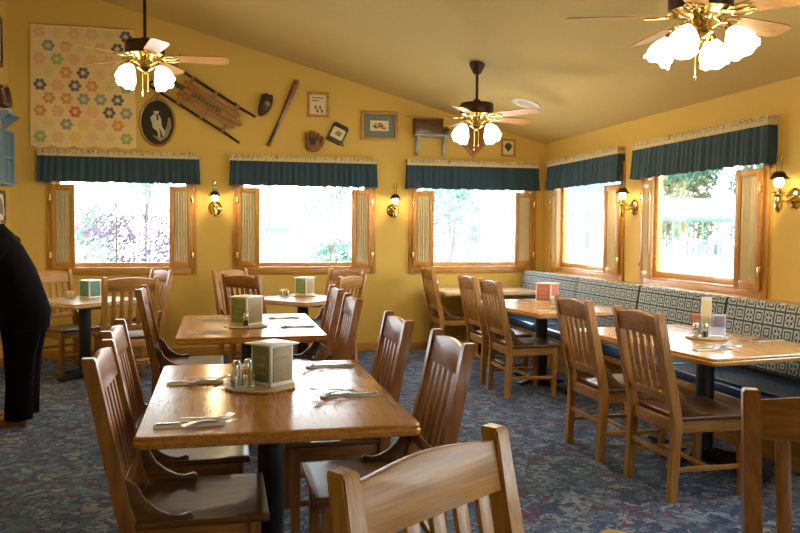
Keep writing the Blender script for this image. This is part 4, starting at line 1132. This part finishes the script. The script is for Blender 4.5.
    for s in (-1, 1):
        b = B(); y = s * .108
        secs = []
        for x, w, h in ((.075, .026, .045), (.05, .036, .07), (-.02, .040, .075), (-.10, .043, .055), (-.18, .043, .045), (-.225, .030, .032)):
            secs.append([(x, y - w, .0), (x, y + w, .0), (x, y + w, h * .6), (x, y + w * .5, h), (x, y - w * .5, h), (x, y - w, h * .6)])
        b.loft(secs); b.build('shoe', M_SHOE, t, 60)
make_person()

# ------------------------------------------------------------------ outside world
M_GROUND = plain('pale_gravel_ground', (.62, .63, .60), .95, var=.1, bscale=3)
b = B(); b.box((20, 45, -.35), (160, 140, .3)); 
g = b.build('ground', M_GROUND, smooth=0); g['kind'] = 'structure'
def leaf_mat(name, c1, c2):
    m, nt, bs = new_mat(name); setin(bs, rough=.7)
    tc = nt.nodes.new('ShaderNodeTexCoord'); no = nt.nodes.new('ShaderNodeTexNoise'); no.inputs['Scale'].default_value = 2.2; no.inputs['Detail'].default_value = 5
    rp = nt.nodes.new('ShaderNodeValToRGB'); rp.color_ramp.elements[0].position = .35; rp.color_ramp.elements[1].position = .65
    rp.color_ramp.elements[0].color = (*c1, 1); rp.color_ramp.elements[1].color = (*c2, 1)
    nt.links.new(tc.outputs['Object'], no.inputs[0]); nt.links.new(no.outputs['Fac'], rp.inputs[0]); nt.links.new(rp.outputs[0], bs.inputs['Base Color'])
    return m
L_PLUM = leaf_mat('plum_leaves', (.05, .024, .06), (.12, .065, .125))
L_GREEN = leaf_mat('green_leaves', (.04, .12, .07), (.12, .24, .15))
L_PALE = leaf_mat('pale_green_leaves', (.06, .125, .085), (.14, .23, .165))
L_DEEP = leaf_mat('conifer_leaves', (.05, .12, .06), (.13, .20, .10))
M_BARK = plain('bark', (.10, .08, .06), .9, var=.3)
def tree(name, label, cat, loc, rad, h0, h1, n, ls, lm, seed, group=None, trunk=True):
    t = thing(name, label, cat, loc, 0, group); rd = random.Random(seed)
    b = B(); cz = (h0 + h1) / 2; hz = (h1 - h0) / 2
    blobs = [(Vector((rd.uniform(-.6, .6) * rad, rd.uniform(-.6, .6) * rad, cz + rd.uniform(-.65, .65) * hz)), rd.uniform(.3, .5)) for _ in range(14)]
    for k in range(n):
        c, q = rd.choice(blobs)
        v = Vector((rd.gauss(0, 1), rd.gauss(0, 1), rd.gauss(0, 1))).normalized() * (rd.random() ** .4)
        p = c + Vector((v.x * rad * q, v.y * rad * q, v.z * hz * q))
        nrm = Vector((rd.gauss(0, 1), rd.gauss(0, 1), rd.gauss(0, 1))).normalized(); a = nrm.orthogonal().normalized() * ls * rd.uniform(.6, 1.2); c2 = nrm.cross(a).normalized() * ls * .5
        b.bm.faces.new([b.bm.verts.new(x) for x in (p - a, p - c2, p + a, p + c2)])
    b.build('foliage', lm, t, 0)
    b = B(); b.tube([(0, 0, 0), (.02 * rad, 0, h0 + .2 * hz), (.05 * rad, .03 * rad, cz + .3 * hz)], [max(.02, rad * .03), rad * .022, rad * .010], 8)
    for k in range(7):
        c, q = blobs[k]; b.tube([(.02 * rad, 0, h0 * .7 + .1 * hz), (c + Vector((0, 0, h0 * .7))) * .5, c], [rad * .014, rad * .010, rad * .005], 6)
    b.build('trunk', M_BARK, t)
GZ = -.2
tree('plum_bush', 'plum coloured leafy bush outside the left back window', 'bush', (-1.2, 13.6, GZ), 1.15, .35, 2.05, 1500, .05, L_PLUM, 1)
tree('green_shrub', 'pale green shrub outside the left back window, left of the plum bush', 'bush', (-2.75, 17.3, GZ), .75, .6, 2.5, 500, .07, L_GREEN, 2)
tree('slender_tree', 'slender leaning tree seen above the plum bush', 'tree', (-1.75, 19.5, GZ), 1.2, 2.3, 4.4, 500, .10, L_GREEN, 3)
tree('broad_tree', 'pale tree outside the middle back window', 'tree', (3.3, 24, GZ), 1.1, 1.0, 3.9, 420, .09, L_PALE, 4)
tree('low_shrub', 'low rounded shrub under the pale tree outside the middle window', 'bush', (4.0, 27.5, GZ), .9, .2, 1.5, 500, .10, L_GREEN, 5)
tree('broad_tree', 'leafy pale green tree filling the left of the right back window', 'tree', (5.7, 19.3, GZ), 1.15, .5, 4.0, 1000, .08, L_PALE, 6)
tree('slender_tree', 'thin tree in the middle of the right back window', 'tree', (7.3, 23, GZ), .8, .5, 4.2, 480, .08, L_PALE, 7)
for i, (x, y, r_, h_) in enumerate(((39.2, 62.5, 2.2, 8.6), (43.6, 65, 2.4, 9.6), (48.2, 63.5, 2.3, 9.0), (53, 66, 2.4, 9.0))):
    tree('tall_tree', ['leftmost tall tree behind the green roofed shelter', 'tallest tree behind the green roofed shelter', 'third tall tree from the left behind the shelter', 'rightmost tall tree behind the shelter'][i], 'tree', (x, y, GZ), r_, .6, h_, 1900, .28, L_DEEP, 20 + i)
# feeder on a wire hook
t = thing('bird_feeder', 'thin hanging bird feeder outside the left back window', 'bird feeder', (-1.37, 11.1, GZ))
b = B(); b.tube([(.0, 0, 0), (0, 0, 2.6), (.12, 0, 2.72), (.20, 0, 2.6)], .012, 8); b.build('pole', M_BRONZE, t)
b = B(); b.tube([(.20, 0, 2.6), (.20, 0, 2.25)], .004, 6); b.lathe([(0, 0), (.05, .02), (.04, .05), (.04, .20), (.06, .21), (0, .28)], 14, (.20, 0, 2.0)); b.build('seed_tube', M_BLUEWOOD, t)
# buildings
def house(label, cx, cy, w, d, hw, hr, wallm, roofm, rz=0):
    t = thing('house', label, 'building', (cx, cy, GZ), rz)
    b = B(); b.box((0, 0, hw / 2), (w, d, hw)); b.build('wall', wallm, t, 0)
    b = B(); e = .4; Mx = Matrix(((0, 0, 1, 0), (1, 0, 0, 0), (0, 1, 0, 0), (0, 0, 0, 1)))
    b.prism([(-d / 2 - e, hw - .1), (0, hw + hr), (d / 2 + e, hw - .1), (d / 2 + e, hw + .1), (0, hw + hr + .2), (-d / 2 - e, hw + .1)], -w / 2 - e, w / 2 + e, Mx); b.build('roof', roofm, t, 0)
    b = B()
    for s in (-1, 1): b.prism([(-d / 2, hw), (d / 2, hw), (0, hw + hr)], s * w / 2 - .05, s * w / 2 + .05, Mx)
    b.build('gable', wallm, t, 0)
    for k in range(3):
        x = (k - 1) * w * .3
        b = B(); b.box((x, -d / 2 - .03, hw * .58), (w * .14, .06, hw * .34)); f = b.build('window', M_WHITE, t, 0)
        b = B(); b.box((x, -d / 2 - .065, hw * .58), (w * .12, .01, hw * .3)); b.build('pane', M_MAT, f, 0)
M_HWALL = plain('white_house_wall', (.78, .78, .76), .8)
M_HROOF = plain('blue_grey_roof', (.14, .18, .24), .8, var=.15)
house('white house with a blue grey roof, seen through the right back window', 10.6, 31.5, 2.6, 4.5, 2.5, 1.3, M_HWALL, M_HROOF, R(-20))
house('white house with blue grey roof beyond the right-wall corner window', 14.6, 29.5, 3.2, 4.5, 2.3, 1.5, M_HWALL, M_HROOF, R(-24))
t = thing('shed', 'small teal grey shed far outside the middle back window', 'shed', (2.4, 34.5, GZ))
b = B(); b.box((0, 0, .85), (1.1, 1.0, 1.7)); b.build('wall', plain('teal_shed_wall', (.13, .20, .21), .8, var=.2), t, 0)
b = B(); b.prism([(-.65, 1.7), (.65, 1.7), (.65, 1.78), (0, 1.98), (-.65, 1.78)], -.6, .6, Matrix(((1, 0, 0, 0), (0, 0, 1, 0), (0, 1, 0, 0), (0, 0, 0, 1)))); b.build('roof', M_HROOF, t, 0)
b = B(); b.box((.2, -.51, .75), (.5, .03, 1.3)); b.build('door', M_HWALL, t, 0)
# picnic shelter
t = thing('picnic_shelter', 'long open shelter with green edged roof and posts outside the near right-wall window', 'shelter', (37, 54.3, GZ), R(-14))
M_GREENM = plain('green_painted_metal', (.06, .16, .14), .6)
b = B(); Mx = Matrix(((0, 0, 1, 0), (1, 0, 0, 0), (0, 1, 0, 0), (0, 0, 0, 1)))
b.prism([(-2.6, 2.75), (0, 4.2), (2.6, 2.75), (2.6, 2.85), (0, 4.32), (-2.6, 2.85)], -4.6, 4.6, Mx); b.build('roof', plain('pale_metal_roof', (.7, .72, .72), .5), t, 0)
b = B(); b.box((0, -2.55, 2.66), (9.2, .12, .26)); b.box((0, 2.55, 2.66), (9.2, .12, .26)); b.build('fascia', M_GREENM, t, 0)
for k in range(9):
    for yy in (-2.5, 2.5):
        b = B(); b.box((-4.4 + 1.1 * k, yy, 1.27), (.12, .12, 2.54)); b.build('post', M_GREENM, t, 0)
b = B(); b.box((0, -2.5, .95), (8.8, .05, .08)); b.build('railing', M_GREENM, t, 0)
t = thing('picnic_table', 'blue picnic table standing under the green edged shelter', 'picnic table', (36.6, 53.4, GZ), R(-14))
b = B(); b.box((0, 0, .74), (1.8, .75, .06)); b.build('tabletop', M_BLUEWOOD, t, 0)
for s in (-1, 1):
    b = B(); b.box((0, s * .62, .45), (1.8, .26, .05)); b.build('seat_plank', M_BLUEWOOD, t, 0)
    b = B(); b.box((s * .65, 0, .36), (.09, .6, .72)); b.box((s * .65, 0, .40), (.09, 1.4, .07)); b.build('leg', M_BLUEWOOD, t, 0)

# ------------------------------------------------------------------ daylight and camera
W = bpy.data.worlds.new('World'); S.world = W; W.use_nodes = True
nt = W.node_tree; bg = nt.nodes['Background']
tc = nt.nodes.new('ShaderNodeTexCoord'); sp = nt.nodes.new('ShaderNodeSeparateXYZ'); nt.links.new(tc.outputs['Generated'], sp.inputs[0])
rp = nt.nodes.new('ShaderNodeValToRGB'); rp.color_ramp.elements[0].position = .0; rp.color_ramp.elements[0].color = (.95, .97, 1, 1)
rp.color_ramp.elements[1].position = .6; rp.color_ramp.elements[1].color = (.72, .85, 1, 1)
nt.links.new(sp.outputs[2], rp.inputs[0]); nt.links.new(rp.outputs[0], bg.inputs['Color'])
bg.inputs['Strength'].default_value = 7.0

cam = bpy.data.cameras.new('Camera'); co = bpy.data.objects.new('Camera', cam); COL.objects.link(co)
cam.sensor_width = 36; cam.lens = 36 * 780 / 800; cam.clip_start = .05; cam.clip_end = 400
r = Vector((.97460757, -.22381804, .0067512)); u = Vector((.00352241, .0454706, .99895947)); f = Vector((.22389213, .97356967, -.04510437))
co.matrix_world = Matrix(((r.x, u.x, -f.x, 0), (r.y, u.y, -f.y, 0), (r.z, u.z, -f.z, 1.42), (0, 0, 0, 1)))
S.camera = co
S.view_settings.view_transform = 'Standard'; S.view_settings.look = 'None'
S.view_settings.gamma = 1; S.view_settings.exposure = 0.85; S.view_settings.use_curve_mapping = False
S.cycles.use_denoising = True
S.cycles.max_bounces = 10; S.cycles.diffuse_bounces = 6; S.cycles.transparent_max_bounces = 16
S.cycles.sample_clamp_indirect = 8
